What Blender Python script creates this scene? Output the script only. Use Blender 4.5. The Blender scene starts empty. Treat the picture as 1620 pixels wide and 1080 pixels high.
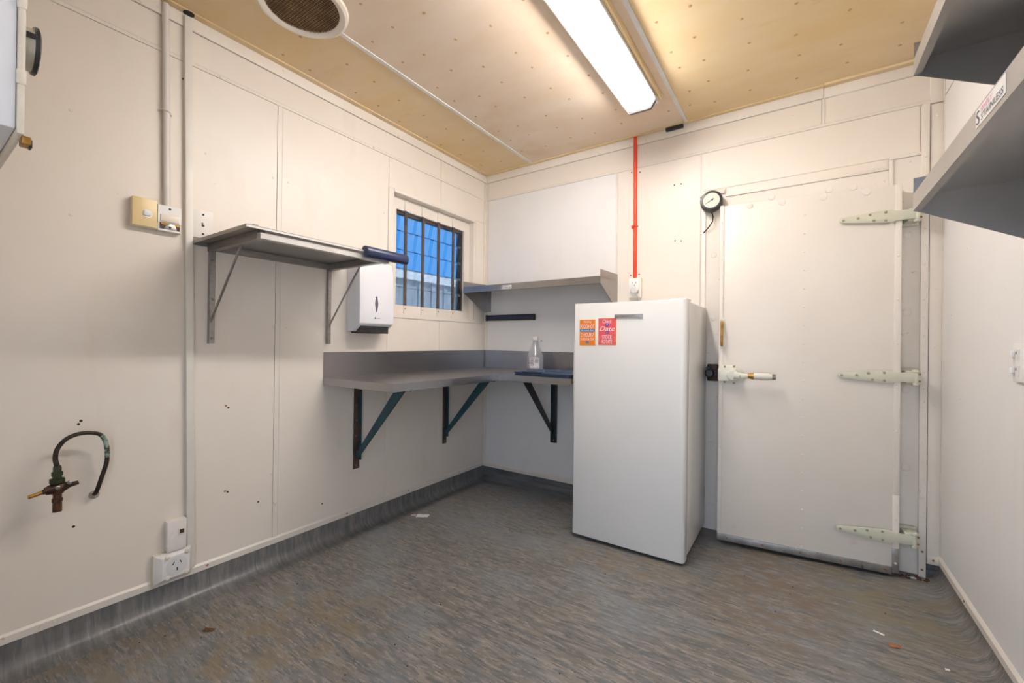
import bpy, bmesh, math, random
from mathutils import Vector, Matrix
random.seed(7)
S = bpy.context.scene
COL = S.collection

# ------------------------------------------------------------------ camera
cam_d = bpy.data.cameras.new('camera'); cam = bpy.data.objects.new('camera', cam_d); COL.objects.link(cam)
cam_d.sensor_width = 36.0; cam_d.lens = 36.0 * 670.57 / 1620.0; cam_d.clip_start = 0.02
YAW, PITCH, ROLL = 0.597, 0.0028, 0.0122
fw = Vector((-math.sin(YAW) * math.cos(PITCH), math.cos(YAW) * math.cos(PITCH), math.sin(PITCH)))
rt = Vector((math.cos(YAW), math.sin(YAW), 0)); up = rt.cross(fw)
r2 = rt * math.cos(ROLL) + up * math.sin(ROLL); u2 = -rt * math.sin(ROLL) + up * math.cos(ROLL)
cam.matrix_world = Matrix(((r2.x, u2.x, -fw.x, 2.144), (r2.y, u2.y, -fw.y, -2.7525), (r2.z, u2.z, -fw.z, 1.1064), (0, 0, 0, 1)))
S.camera = cam

# ------------------------------------------------------------------ sky, sun, exposure
W = bpy.data.worlds.new('sky'); S.world = W; W.use_nodes = True
bg = W.node_tree.nodes['Background']
bg.inputs['Color'].default_value = (0.62, 0.77, 1.0, 1); bg.inputs['Strength'].default_value = 3.3
sun_d = bpy.data.lights.new('sun', 'SUN'); sun = bpy.data.objects.new('sun', sun_d); COL.objects.link(sun)
sun_d.energy = 26.0; sun_d.angle = 0.01; sun_d.color = (1, .95, .88)
sun.location = (6, 6, 9)
sun.rotation_euler = Vector((-0.62, -0.45, -0.95)).to_track_quat('-Z', 'Y').to_euler()
vs = S.view_settings
vs.view_transform = 'Standard'; vs.look = 'None'; vs.gamma = 1.0; vs.exposure = 0.28
try: vs.use_curve_mapping = False
except Exception: pass
TUBE = 104.0          # radiance of the fluorescent tubes

def portal(name, loc, rot, sx, sy):
    d = bpy.data.lights.new(name, 'AREA'); d.shape = 'RECTANGLE'; d.size = sx; d.size_y = sy
    d.cycles.is_portal = True
    o = bpy.data.objects.new(name, d); COL.objects.link(o); o.location = loc; o.rotation_euler = rot
portal('doorway_portal', (2.0, -3.18, 1.05), (math.pi / 2, 0, 0), 1.0, 2.1)
portal('window_portal', (-0.16, -0.55, 1.67), (0, -math.pi / 2, 0), .8, .8)

# ------------------------------------------------------------------ helpers
WL = {}
class MB:
    def __init__(s): s.v = []; s.f = []
    def add(s, vs_, fs_):
        o = len(s.v); s.v += [Vector(p) for p in vs_]; s.f += [[i + o for i in f] for f in fs_]; return s
    def box(s, x0, x1, y0, y1, z0, z1):
        return s.add([(x0,y0,z0),(x1,y0,z0),(x1,y1,z0),(x0,y1,z0),(x0,y0,z1),(x1,y0,z1),(x1,y1,z1),(x0,y1,z1)],
                     [(0,3,2,1),(4,5,6,7),(0,1,5,4),(1,2,6,5),(2,3,7,6),(3,0,4,7)])
    def prism(s, poly, ax, a0, a1, sh=(0, 0)):
        n = len(poly)
        def P(u, w, a):
            return (a,u,w) if ax == 'x' else (u,a,w) if ax == 'y' else (u,w,a)
        vv = [P(u, w, a0) for u, w in poly] + [P(u + sh[0], w + sh[1], a1) for u, w in poly]
        ff = [list(range(n))[::-1], list(range(n, 2 * n))] + [(i, (i+1) % n, n + (i+1) % n, n + i) for i in range(n)]
        return s.add(vv, ff)
    def cyl(s, p0, p1, r0, r1=None, n=16):
        return s.tube([p0, p1], [r0, r0 if r1 is None else r1], n)
    def tube(s, path, r, n=12):
        P = [Vector(p) for p in path]; R = r if isinstance(r, (list, tuple)) else [r] * len(P)
        t = (P[1] - P[0]).normalized(); a = t.orthogonal().normalized(); vv = []; ff = []
        for k, p in enumerate(P):
            t2 = (P[min(k+1, len(P)-1)] - P[max(k-1, 0)]).normalized()
            a = (a - t2 * a.dot(t2)).normalized(); b = t2.cross(a)
            for j in range(n):
                q = 2 * math.pi * j / n; vv.append(p + (a * math.cos(q) + b * math.sin(q)) * R[k])
        for k in range(len(P) - 1):
            for j in range(n):
                ff.append((k*n + j, k*n + (j+1) % n, (k+1)*n + (j+1) % n, (k+1)*n + j))
        ff.append(list(range(n))[::-1]); ff.append([(len(P)-1)*n + j for j in range(n)])
        return s.add(vv, ff)
    def lathe(s, prof, c, ax=(0, 0, 1), n=24, sx=1.0):
        ax = Vector(ax).normalized(); a = ax.orthogonal().normalized()
        if abs(ax.z) > .9: a = Vector((1, 0, 0))
        b = ax.cross(a); c = Vector(c); vv = []; ff = []
        for r, h in prof:
            for j in range(n):
                q = 2 * math.pi * j / n; vv.append(c + ax * h + (a * math.cos(q) * sx + b * math.sin(q)) * r)
        for k in range(len(prof) - 1):
            for j in range(n): ff.append((k*n + j, k*n + (j+1) % n, (k+1)*n + (j+1) % n, (k+1)*n + j))
        ff.append(list(range(n))[::-1]); ff.append([(len(prof)-1)*n + j for j in range(n)])
        return s.add(vv, ff)
    def mesh(s, name, org, mat, bev=0, seg=2, smooth=35):
        me = bpy.data.meshes.new(name); me.from_pydata([p - org for p in s.v], [], s.f)
        bm = bmesh.new(); bm.from_mesh(me)
        bmesh.ops.recalc_face_normals(bm, faces=bm.faces)
        if bev:
            ed = [e for e in bm.edges if len(e.link_faces) == 2 and e.calc_face_angle(0) > .5]
            bmesh.ops.bevel(bm, geom=ed, offset=bev, segments=seg, affect='EDGES', profile=.5, clamp_overlap=True)
        bm.to_mesh(me); bm.free()
        if smooth:
            me.polygons.foreach_set('use_smooth', [True] * len(me.polygons)); me.set_sharp_from_angle(angle=math.radians(smooth))
        me.materials.append(mat); return me
    def build(s, name, mat, parent=None, bev=0, seg=2, smooth=35):
        lo = Vector([min(p[i] for p in s.v) for i in range(3)]); hi = Vector([max(p[i] for p in s.v) for i in range(3)])
        org = (lo + hi) / 2
        if parent is None: org.z = lo.z
        o = bpy.data.objects.new(name, s.mesh(name, org, mat, bev, seg, smooth)); COL.objects.link(o)
        WL[o.name] = org
        if parent: o.parent = parent; o.location = org - WL[parent.name]
        else: o.location = org
        return o
def B(*a): return MB().box(*a)
def tag(o, label, cat, group=None, kind=None):
    o['label'] = label; o['category'] = cat
    if group: o['group'] = group
    if kind: o['kind'] = kind
    return o
def empty(name, loc, label, cat, group=None, kind=None, rz=0):
    o = bpy.data.objects.new(name, None); COL.objects.link(o); o.location = loc; o.empty_display_size = .05
    WL[o.name] = Vector(loc)
    if rz: o.rotation_euler.z = rz; WL[o.name] = Vector((0, 0, 0))
    return tag(o, label, cat, group, kind)
def piece(me, name, loc, parent, rot=(0, 0, 0)):
    o = bpy.data.objects.new(name, me); COL.objects.link(o); o.parent = parent
    o.location = Vector(loc) - WL[parent.name]; o.rotation_euler = rot; WL[o.name] = Vector(loc); return o
def lettering(text, c, xd, yd, w, h, mat, parent, name='lettering', lift=.0006, shear=0):
    cu = bpy.data.curves.new('t', 'FONT'); cu.body = text; cu.shear = shear; cu.resolution_u = 3
    t = bpy.data.objects.new('t', cu); COL.objects.link(t); dg = bpy.context.evaluated_depsgraph_get()
    me0 = bpy.data.meshes.new_from_object(t.evaluated_get(dg)); P = [v.co.copy() for v in me0.vertices]; F = [list(p.vertices) for p in me0.polygons]
    bpy.data.objects.remove(t); bpy.data.meshes.remove(me0)
    x0 = min(p.x for p in P); x1 = max(p.x for p in P); y0 = min(p.y for p in P); y1 = max(p.y for p in P)
    xd = Vector(xd); yd = Vector(yd); n = xd.cross(yd); c = Vector(c)
    m = MB(); m.v = [c + xd * ((p.x - (x0+x1)/2) / (x1-x0) * w) + yd * ((p.y - (y0+y1)/2) / (y1-y0) * h) + n * lift for p in P]; m.f = F
    return m.build(name, mat, parent, smooth=0)

# ------------------------------------------------------------------ materials
def nn(nt, t, **k):
    n = nt.nodes.new(t)
    for a, v in k.items(): setattr(n, a, v)
    return n
def M(name, c1, c2=None, rough=.5, metal=0., scale=4, stretch=(1, 1, 1), lo=.35, hi=.65, bump=0, bscale=60, layers=(), rvar=0, detail=4, spec=None, trans=0, alpha=1, coat=0):
    m = bpy.data.materials.new(name); m.use_nodes = True; nt = m.node_tree; L = nt.links.new
    b = nt.nodes['Principled BSDF']; b.inputs['Roughness'].default_value = rough; b.inputs['Metallic'].default_value = metal
    if spec is not None: b.inputs['Specular IOR Level'].default_value = spec
    b.inputs['Transmission Weight'].default_value = trans; b.inputs['Alpha'].default_value = alpha; b.inputs['Coat Weight'].default_value = coat
    g = nn(nt, 'ShaderNodeNewGeometry')
    def noise(sc, st, lo, hi, det=4):
        mp = nn(nt, 'ShaderNodeMapping'); mp.inputs['Scale'].default_value = st; L(g.outputs['Position'], mp.inputs['Vector'])
        nz = nn(nt, 'ShaderNodeTexNoise'); nz.inputs['Scale'].default_value = sc; nz.inputs['Detail'].default_value = det; nz.inputs['Roughness'].default_value = .6
        L(mp.outputs[0], nz.inputs['Vector'])
        mr = nn(nt, 'ShaderNodeMapRange'); mr.inputs['From Min'].default_value = lo; mr.inputs['From Max'].default_value = hi
        L(nz.outputs['Fac'], mr.inputs['Value']); return mr.outputs[0], nz
    def mixc(fac, a, bb):
        x = nn(nt, 'ShaderNodeMix', data_type='RGBA')
        if isinstance(fac, float): x.inputs[0].default_value = fac
        else: L(fac, x.inputs[0])
        if isinstance(a, tuple): x.inputs[6].default_value = (*a, 1)
        else: L(a, x.inputs[6])
        x.inputs[7].default_value = (*bb, 1); return x.outputs[2]
    cur = tuple(c1)
    if c2 is not None:
        f, _ = noise(scale, stretch, lo, hi, detail); cur = mixc(f, cur, tuple(c2))
        if rvar:
            mr = nn(nt, 'ShaderNodeMapRange'); mr.inputs['To Min'].default_value = rough - rvar; mr.inputs['To Max'].default_value = rough + rvar
            L(f, mr.inputs['Value']); L(mr.outputs[0], b.inputs['Roughness'])
    for lay in layers:
        col, sc, st, lo_, hi_, amt = lay[:6]
        f, _ = noise(sc, st, lo_, hi_, 6)
        mu = nn(nt, 'ShaderNodeMath', operation='MULTIPLY'); L(f, mu.inputs[0]); mu.inputs[1].default_value = amt; f = mu.outputs[0]
        if len(lay) > 6:      # a stain with a place of its own: centre and radii
            cx, cy, cz, rx, ry, rz = lay[6]
            mp = nn(nt, 'ShaderNodeMapping'); mp.inputs['Location'].default_value = (-cx / rx, -cy / ry, -cz / rz); mp.inputs['Scale'].default_value = (1/rx, 1/ry, 1/rz)
            L(g.outputs['Position'], mp.inputs['Vector'])
            ln = nn(nt, 'ShaderNodeVectorMath', operation='LENGTH'); L(mp.outputs[0], ln.inputs[0])
            mr = nn(nt, 'ShaderNodeMapRange'); mr.inputs['From Min'].default_value = 1; mr.inputs['From Max'].default_value = .45; L(ln.outputs['Value'], mr.inputs['Value'])
            m2 = nn(nt, 'ShaderNodeMath', operation='MULTIPLY'); L(f, m2.inputs[0]); L(mr.outputs[0], m2.inputs[1]); f = m2.outputs[0]
        cur = mixc(f, cur, col)
    if isinstance(cur, tuple): b.inputs['Base Color'].default_value = (*cur, 1)
    else: L(cur, b.inputs['Base Color'])
    if bump:
        f, nz = noise(bscale, stretch, 0, 1)
        bp = nn(nt, 'ShaderNodeBump'); bp.inputs['Strength'].default_value = bump; bp.inputs['Distance'].default_value = .002
        L(nz.outputs['Fac'], bp.inputs['Height']); L(bp.outputs[0], b.inputs['Normal'])
    return m
def emit(name, c, s):
    m = bpy.data.materials.new(name); m.use_nodes = True; nt = m.node_tree; nt.nodes.remove(nt.nodes['Principled BSDF'])
    e = nn(nt, 'ShaderNodeEmission'); e.inputs[0].default_value = (*c, 1); e.inputs[1].default_value = s
    nt.links.new(e.outputs[0], nt.nodes['Material Output'].inputs[0]); return m
def sheer(name, parts):
    # layered thin sheet: list of (shader type, colour, roughness, weight); weights are mixed one after another
    m = bpy.data.materials.new(name); m.use_nodes = True; nt = m.node_tree; nt.nodes.remove(nt.nodes['Principled BSDF']); cur = None; tot = 0
    for t, c, r, w in parts:
        n = nn(nt, t); n.inputs['Color'].default_value = (*c, 1)
        if r is not None: n.inputs['Roughness'].default_value = r
        tot += w
        if cur is None: cur = n.outputs[0]; continue
        x = nn(nt, 'ShaderNodeMixShader'); x.inputs[0].default_value = w / tot
        nt.links.new(cur, x.inputs[1]); nt.links.new(n.outputs[0], x.inputs[2]); cur = x.outputs[0]
    nt.links.new(cur, nt.nodes['Material Output'].inputs[0]); return m

cream = (.80, .735, .655); cream2 = (.77, .695, .605)
RUSTL = ((.30, .16, .06), 45, (1, 1, 1), .70, .78, .6)
wall_m = M('cream_wall_paint', cream, cream2, .42, scale=1.6, bump=.06, bscale=90,
           layers=[((.66, .56, .44), 5, (1, 1, .35), .58, .74, .30), ((.45, .34, .22), 50, (1, 1, 1), .72, .76, .55)])
white_wall_m = M('white_panel_paint', (.79, .775, .76), (.765, .745, .725), .40, scale=1.6, bump=.06, bscale=90, layers=[((.70, .64, .56), 4, (1, 1, .4), .58, .74, .35), ((.5, .42, .33), 50, (1, 1, 1), .72, .76, .4)])
trim_m = M('cream_trim_paint', (.79, .73, .655), (.745, .68, .595), .4, scale=3, bump=.06, bscale=80, layers=[((.42, .29, .16), 38, (1, 1, 1), .67, .73, .6)])
door_m = M('cream_door_paint', (.79, .735, .655), (.76, .695, .61), .38, scale=2, bump=.05, bscale=60,
           layers=[((.52, .40, .26), 9, (1, 1, 1), .60, .78, .55, (2.2, -.12, .03, .7, .4, .25)), ((.30, .22, .14), 60, (1, 1, 1), .70, .76, .7, (2.2, -.12, .03, .7, .4, .2))])
ply_m = M('yellowed_ply', (.70, .51, .26), (.73, .57, .345), .55, scale=2.2, stretch=(1, 2.2, 1), bump=.04, bscale=30,
          layers=[((.70, .56, .42), 1.7, (1, 1, 1), .5, .68, .6), ((.50, .33, .15), 3, (1, 4, 1), .62, .8, .4)])
plyc_m = M('pinkish_ply', (.72, .56, .405), (.745, .62, .49), .55, scale=2.0, stretch=(1, 2.2, 1), bump=.04, bscale=30,
           layers=[((.60, .43, .22), 2.2, (1, 1, 1), .55, .75, .6), ((.44, .30, .22), 5, (1, 3, 1), .66, .82, .45)])  # centre sheet: its own pink tone plus lamp brightness put into the colour
strip_m = M('grey_white_strip', (.72, .71, .70), (.64, .62, .58), .4, scale=9)
nail_m = M('rusty_nail_spot', (.42, .25, .10), (.55, .38, .18), .7, scale=60)
S_ST = (.35, 1, 1)
floor_m = M('marbled_grey_vinyl', (.135, .125, .113), (.225, .208, .185), .42, scale=4.5, stretch=(1.0, 5.5, 1.0), lo=.36, hi=.64, detail=10, rvar=.07, bump=.05, bscale=45,
            layers=[((.095, .105, .118), 9, (.9, 6, .9), .50, .60, .8), ((.34, .295, .24), 13, (.8, 5, .8), .55, .64, .6), ((.07, .066, .062), 22, (.8, 6, .8), .56, .62, .75),
                    ((.38, .34, .285), 30, (.9, 5, .9), .57, .64, .6), ((.34, .295, .24), 5.5, (1.3, 6, 1.3), .59, .68, .5),
                    ((.20, .225, .25), 2.4, (1, 1.4, 1), .48, .66, .5),
                    ((.165, .115, .075), 13, (1, 2.2, 1), .42, .58, .85, (2.05, -.50, 0, .30, .62, 1)),
                    ((.20, .165, .095), 6, (1, 1.5, 1), .42, .6, .7, (2.45, -.38, 0, .33, .42, 1)),
                    ((.20, .155, .085), 7, (1, 1.5, 1), .48, .6, .65, (.55, -1.9, 0, .45, .45, 1)),
                    ((.19, .15, .09), 8, (1, 2, 1), .46, .6, .7, (.2, -2.35, 0, .25, .3, 1)),
                    ((.20, .155, .10), 9, (1, 2, 1), .46, .6, .65, (1.4, -.68, 0, .45, .2, 1))])
cove_m = M('vinyl_upstand', (.12, .118, .115), (.22, .212, .20), .36, scale=5, stretch=(1.0, 7, 1.0), lo=.36, hi=.64, detail=10, rvar=.06,
           layers=[((.10, .108, .12), 9, (.9, 8, .9), .50, .64, .75), ((.36, .33, .29), 10, (.8, 8, .8), .60, .70, .5)])
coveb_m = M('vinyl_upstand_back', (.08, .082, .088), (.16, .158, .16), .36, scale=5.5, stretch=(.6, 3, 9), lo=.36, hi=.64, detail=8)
steel_m = M('brushed_stainless', (.34, .328, .315), (.39, .375, .36), .36, 1.0, scale=4, stretch=(1, 1, 1))
steelh_m = M('brushed_stainless_bench', (.33, .325, .335), (.37, .36, .365), .31, 1.0, scale=3, stretch=(1, 1, 1), lo=.3, hi=.7)
dsteel_m = M('scuffed_stainless', (.30, .285, .27), (.40, .385, .37), .44, 1.0, scale=9, stretch=(1, 1, 6), rvar=.08, layers=[((.20, .19, .18), 30, (1, 3, 1), .62, .72, .5)])
white_m = M('white_plastic', (.82, .81, .79), (.78, .76, .73), .35, scale=5)
lilac_m = M('white_abs', (.80, .80, .83), (.77, .77, .80), .32, scale=3)
fridge_m = M('white_enamel', (.81, .80, .775), (.78, .77, .74), .28, scale=1.5, coat=.2, layers=[((.55, .50, .43), 22, (1, 1, 1), .72, .80, .5)])
creamp_m = M('cream_plastic', (.80, .73, .62), (.74, .66, .53), .4, scale=14, layers=[((.45, .30, .15), 40, (1, 1, 1), .66, .76, .6)])
yel_m = M('yellowed_plate', (.76, .60, .32), (.74, .57, .29), .35, scale=8)
cond_m = M('grey_white_conduit', (.72, .69, .66), (.66, .62, .58), .4, scale=6, stretch=(1, 1, .3))
black_m = M('black_plastic', (.012, .012, .014), (.03, .03, .032), .4, scale=30)
navy_m = M('navy_plastic', (.012, .022, .075), (.02, .03, .09), .35, scale=12)
tray_m = M('blue_grey_tray', (.035, .06, .115), (.05, .08, .14), .35, scale=8)
teal_m = M('teal_paint', (.008, .055, .075), (.012, .07, .09), .45, scale=6, layers=[((.10, .05, .025), 18, (1, 1, .6), .58, .68, .8)])
rustdark_m = M('rusted_teal_steel', (.02, .028, .03), (.11, .055, .03), .7, scale=22, stretch=(1, 1, .5), bump=.3, bscale=50, layers=[((.42, .25, .14), 50, (1, 1, 1), .62, .70, .8)])
red_m = M('red_conduit', (.72, .045, .012), (.80, .08, .02), .38, scale=10)
green_m = M('pale_green_paint', (.62, .60, .47), (.58, .59, .475), .35, scale=9, bump=.05, layers=[((.40, .30, .14), 40, (1, 1, 1), .66, .76, .55)])
latch_m = M('worn_cream_enamel', (.72, .69, .58), (.68, .68, .60), .35, scale=9, layers=[((.28, .20, .08), 30, (1, 1, 1), .63, .70, .9)])
brass_m = M('tarnished_brass', (.55, .30, .06), (.30, .16, .04), .4, .8, scale=50)
copper_m = M('dark_copper', (.03, .018, .012), (.07, .035, .02), .5, .5, scale=40, layers=[((.25, .10, .05), 60, (1, 1, 1), .62, .72, .6)])
verd_m = M('green_copper', (.018, .024, .012), (.045, .055, .025), .55, .4, scale=50)
pat_m = M('verdigris_patch', (.33, .42, .35), (.04, .05, .035), .7, scale=70, lo=.42, hi=.58)
rust_m = M('rust', (.25, .09, .03), (.40, .18, .07), .8, scale=60)
darkbar_m = M('dark_bar', (.055, .045, .04), (.10, .075, .06), .6, scale=20)
alum_m = M('worn_aluminium', (.42, .41, .40), (.30, .28, .26), .45, .8, scale=20, layers=[((.12, .08, .05), 30, (1, 1, 1), .62, .7, .7)])
putty_m = M('putty', (.55, .48, .40), (.25, .18, .12), .9, scale=60)
ink_m = M('dark_ink', (.03, .03, .04)); wink_m = M('white_ink', (.92, .88, .84)); pinkink_m = M('pink_ink', (.75, .28, .42))
orange_m = M('orange_card', (.86, .23, .02), (.83, .20, .015), .45, scale=20); coral_m = M('coral_card', (.82, .115, .13), (.80, .10, .12), .45, scale=20)
teal_ink = M('blue_ink', (.01, .22, .42)); purple_ink = M('purple_ink', (.09, .05, .38)); edge_m = M('gold_edge', (.86, .48, .10))
paper_m = M('paper', (.78, .75, .76), (.6, .55, .58), .8, scale=60); leaf_m = M('dead_leaf', (.28, .09, .03), (.38, .15, .05), .8, scale=80)
grille_m = M('greasy_mesh', (.16, .085, .03), (.30, .17, .07), .6, .3, scale=20)
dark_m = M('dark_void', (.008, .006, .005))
ring_m = M('vent_ring', (.74, .68, .60), (.70, .62, .52), .45, scale=8)
tube_m = emit('fluorescent_tube', (1.0, .94, .895), TUBE)
diff_m = sheer('clear_prismatic_diffuser', [('ShaderNodeBsdfTransparent', (.96, .96, .97), None, .90), ('ShaderNodeBsdfTranslucent', (.9, .9, .92), None, .04), ('ShaderNodeBsdfGlossy', (.9, .9, .9), .25, .06)])
glass_m = sheer('louvre_glass', [('ShaderNodeBsdfTransparent', (.19, .37, .52), None, .82), ('ShaderNodeBsdfTranslucent', (.14, .22, .3), None, .10), ('ShaderNodeBsdfGlossy', (.9, .95, 1), .08, .08)])
obsc_m = sheer('obscure_louvre_glass', [('ShaderNodeBsdfTransparent', (.40, .45, .50), None, .62), ('ShaderNodeBsdfTranslucent', (.20, .23, .26), None, .28), ('ShaderNodeBsdfGlossy', (.9, .95, 1), .25, .10)])
bottle_m = sheer('frosted_bottle', [('ShaderNodeBsdfTransparent', (.90, .93, .96), None, .42), ('ShaderNodeBsdfTranslucent', (.85, .87, .9), None, .33), ('ShaderNodeBsdfDiffuse', (.8, .82, .85), None, .18), ('ShaderNodeBsdfGlossy', (1, 1, 1), .15, .07)])
liquid_m = M('dark_red_liquid', (.12, .015, .02), rough=.2)
shed_m = M('grey_shed', (.30, .32, .34), (.40, .42, .44), .6, scale=3, stretch=(1, 9, 1)); fascia_m = M('white_fascia', (.85, .85, .85))
ground_m = M('concrete_ground', (.30, .29, .28), (.24, .23, .22), .8, scale=3)

# shared small meshes
def screw_mesh(nm, r, h, mat, n=12):
    return MB().lathe([(r, 0), (r * .92, h * .6), (r * .5, h)], (0, 0, 0), (0, 0, 1), n).mesh(nm, Vector((0, 0, 0)), mat)
scr = screw_mesh('screw', .0055, .0022, trim_m); scr_s = screw_mesh('screw_small', .0035, .0018, trim_m)
plug = screw_mesh('plug', .0165, .003, trim_m, 20); scr_g = screw_mesh('screw_green', .0062, .003, M('grubby_screw', (.40, .37, .27), (.26, .22, .14), .5, scale=80)); scr_st = screw_mesh('bolt', .006, .004, dsteel_m)
scr_d = screw_mesh('screw_dark', .005, .0025, rust_m); nail = screw_mesh('nail', .007, .0018, nail_m)
FX = (0, math.pi / 2, 0)      # normal +x (left wall)
FY = (math.pi / 2, 0, 0)      # normal -y (back wall)
FXN = (0, -math.pi / 2, 0)    # normal -x (right wall)
FD = (math.pi, 0, 0)          # normal down
def fz(x): return .012 * x

H = 2.465; WX = 2.69; YF = -3.15
X = Vector((1, 0, 0)); Y = Vector((0, 1, 0)); Z = Vector((0, 0, 1))
# ------------------------------------------------------------------ structure
floor = MB().prism([(-.2, -.12), (WX + .2, -.12), (WX + .2, fz(WX + .2)), (-.2, fz(-.2))], 'y', YF - .12, .1).build('floor', floor_m)
tag(floor, 'grey marbled sheet vinyl floor with brown stains', 'floor', kind='structure')
ceil = B(-.12, WX + .12, YF - .12, .12, H + .006, H + .12).build('ceiling', ply_m)
tag(ceil, 'yellowed plywood sheet ceiling above the room', 'ceiling', kind='structure')
for x0, x1, m in ((0.002, .449, ply_m), (.455, 1.557, plyc_m), (1.563, WX - .002, ply_m)):
    B(x0, x1, YF, -.002, H, H + .008).build('panel', m, ceil)
for x, ya, yb in ((.452, -1.66, -.03), (.452, YF, -1.975), (1.560, YF, -.03)): B(x - .010, x + .010, ya, yb, H - .004, H + .002).build('cover_strip', strip_m, ceil)
for i, x in enumerate([.10, .27, .43 + .09, .63 + .04, .86, 1.05, 1.235, 1.51, 1.63, 1.75, 1.932, 2.119, 2.30, 2.486, 2.62]):
    for k in range(9):
        y = -.19 - .186 * k + random.uniform(-.03, .03)
        if x < 1.62: y -= random.uniform(0, .06)
        xx = x + random.uniform(-.02, .02)
        if 1.30 < xx < 1.53 and y < -.36: continue
        if (xx - .458)**2 + (y + 1.817)**2 < .036: continue
        if abs(xx - .452) < .02 or abs(xx - 1.56) < .02: continue
        piece(nail, 'nail', (xx, y, H), ceil, FD)

wl = MB()
for a in ((-.12, 0, YF - .12, -.955, -.12, H + .01), (-.12, 0, -.155, .1, -.12, H + .01), (-.12, 0, -.955, -.155, -.12, 1.285), (-.12, 0, -.955, -.155, 2.055, H + .01)): wl.box(*a)
wl = wl.build('wall_left', wall_m, smooth=0); tag(wl, 'cream painted panel wall with the louvre window', 'wall', kind='structure')
g = .0012
for (y0, y1, z0, z1) in ((YF, -1.682, .10, 2.262), (-1.660, -1.000, .10, 2.262), (-.998, -.545, .10, 1.255), (-.535, -.028, .10, 1.255),
                         (-.998, -.545, 2.075, 2.262), (-.535, -.028, 2.075, 2.262), (-.135, -.028, 1.257, 2.073),
                         (YF, -.545, 2.278, 2.405), (-.535, -.028, 2.278, 2.405)):
    B(0, .004, y0 + g, y1 - g, z0, z1).build('panel', wall_m, wl, bev=.0012, seg=1)
B(0, .006, -1.682, -1.660, .10, 2.262).build('cover_strip', trim_m, wl, bev=.001, seg=1)
B(0, .006, YF, -.028, 2.263, 2.277).build('cover_strip', trim_m, wl, bev=.001, seg=1)
B(0, .012, YF, -.545, 2.407, H).build('ceiling_trim', trim_m, wl, bev=.002); B(0, .010, -.543, -.010, 2.407, H).build('ceiling_trim', trim_m, wl, bev=.002)
B(.012, .045, YF, -.012, H - .006, H + .001).build('ceiling_batten', ply_m, wl, bev=.001, seg=1)
B(0, .006, -.026, 0, .10, 2.405).build('corner_strip', trim_m, wl, bev=.002)
for (y, z) in ((-2.397, 1.909), (-2.393, 1.54), (-1.985, 1.911), (-1.69, 1.169), (-1.625, 1.169), (-1.625, 1.9), (-1.70, 1.9), (-1.69, .45), (-1.625, .45), (-1.03, 1.9), (-.57, 1.0), (-.51, 1.0), (-.57, .4), (-.51, .4)):
    piece(scr, 'screw', (.004, y, z), wl, FX)
hole = MB().lathe([(.0045, 0), (.0045, .0006)], (0, 0, 0), (0, 0, 1), 10).mesh('screw_hole', Vector((0, 0, 0)), dark_m)
for (y, z) in ((-2.360, .806), (-2.366, .795), (-2.375, .431), (-1.884, .796), (-1.882, .415), (-1.205, .55), (-1.75, .33), (-1.42, .22), (-2.07, 2.19)):
    piece(hole, 'screw_hole', (.004, y, z), wl, FX)
for (y, z) in ((-1.894, .806), (-1.892, .421)): piece(scr_d, 'screw', (.004, y, z), wl, FX)
# painted casing around the window
B(.0, .008, -.998, -.956, 1.257, 2.073).build('casing', trim_m, wl, bev=.0015, seg=1); B(0, .008, -.955, -.137, 2.056, 2.074).build('casing', trim_m, wl, bev=.0015, seg=1)
B(0, .008, -.955, -.137, 1.257, 1.284).build('casing', trim_m, wl, bev=.0015, seg=1)

wb = B(-.12, WX + .12, 0, .12, -.12, H + .01).build('wall_back', wall_m, smooth=0); tag(wb, 'cream painted panel wall behind the fridge', 'wall', kind='structure')
for (x0, x1, z0, z1) in ((.028, 1.112, .10, 2.258), (1.122, 1.642, .10, 2.258), (1.650, 2.61, 2.03, 2.258), (.028, 2.228, 2.274, 2.405), (2.242, 2.66, 2.274, 2.405)):
    B(x0 + g, x1 - g, -.004, 0, z0, z1).build('panel', white_wall_m if x0 < .03 and z0 < 1 else wall_m, wb, bev=.0012, seg=1)
B(.012, WX, -.006, 0, 2.259, 2.273).build('cover_strip', trim_m, wb, bev=.001, seg=1)
B(1.112, 1.122, -.005, 0, .10, 2.258).build('cover_strip', trim_m, wb, bev=.001, seg=1)
B(2.229, 2.241, -.006, 0, 2.274, 2.405).build('cover_strip', trim_m, wb, bev=.001, seg=1)
B(0, 2.234, -.012, 0, 2.407, H).build('ceiling_trim', trim_m, wb, bev=.002); B(2.236, WX, -.018, 0, 2.403, H).build('ceiling_trim', trim_m, wb, bev=.002)
B(.012, 2.234, -.040, -.012, H - .005, H + .001).build('ceiling_batten', ply_m, wb, bev=.001, seg=1); B(2.236, WX, -.05, -.018, H - .012, H + .001).build('ceiling_batten', ply_m, wb, bev=.001, seg=1)
B(0, .026, -.006, 0, .10, 2.405).build('corner_strip', trim_m, wb, bev=.002)
B(2.640, 2.684, -.022, 0, .10, 2.243).build('corner_board', trim_m, wb, bev=.002); B(2.640, 2.684, -.012, 0, 2.252, 2.402).build('corner_board', trim_m, wb, bev=.002)
for k in range(8): piece(scr, 'screw', (2.662, -.022, .30 + .27 * k), wb, FY)
for (x, z) in ((1.486, 2.102), (1.527, 2.101), (1.494, 1.753), (1.531, 1.748), (.542, 1.123), (1.215, 2.24), (1.27, 2.23), (1.216, 1.56), (1.272, 1.562)):
    piece(hole, 'screw_hole', (x, -.004, z), wb, FY)
for (x, z) in ((.42, 1.16), (1.06, 1.95), (.5, 2.36), (1.3, 2.35), (2.1, 2.36)): piece(scr_s, 'screw', (x, -.004, z), wb, FY)

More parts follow.
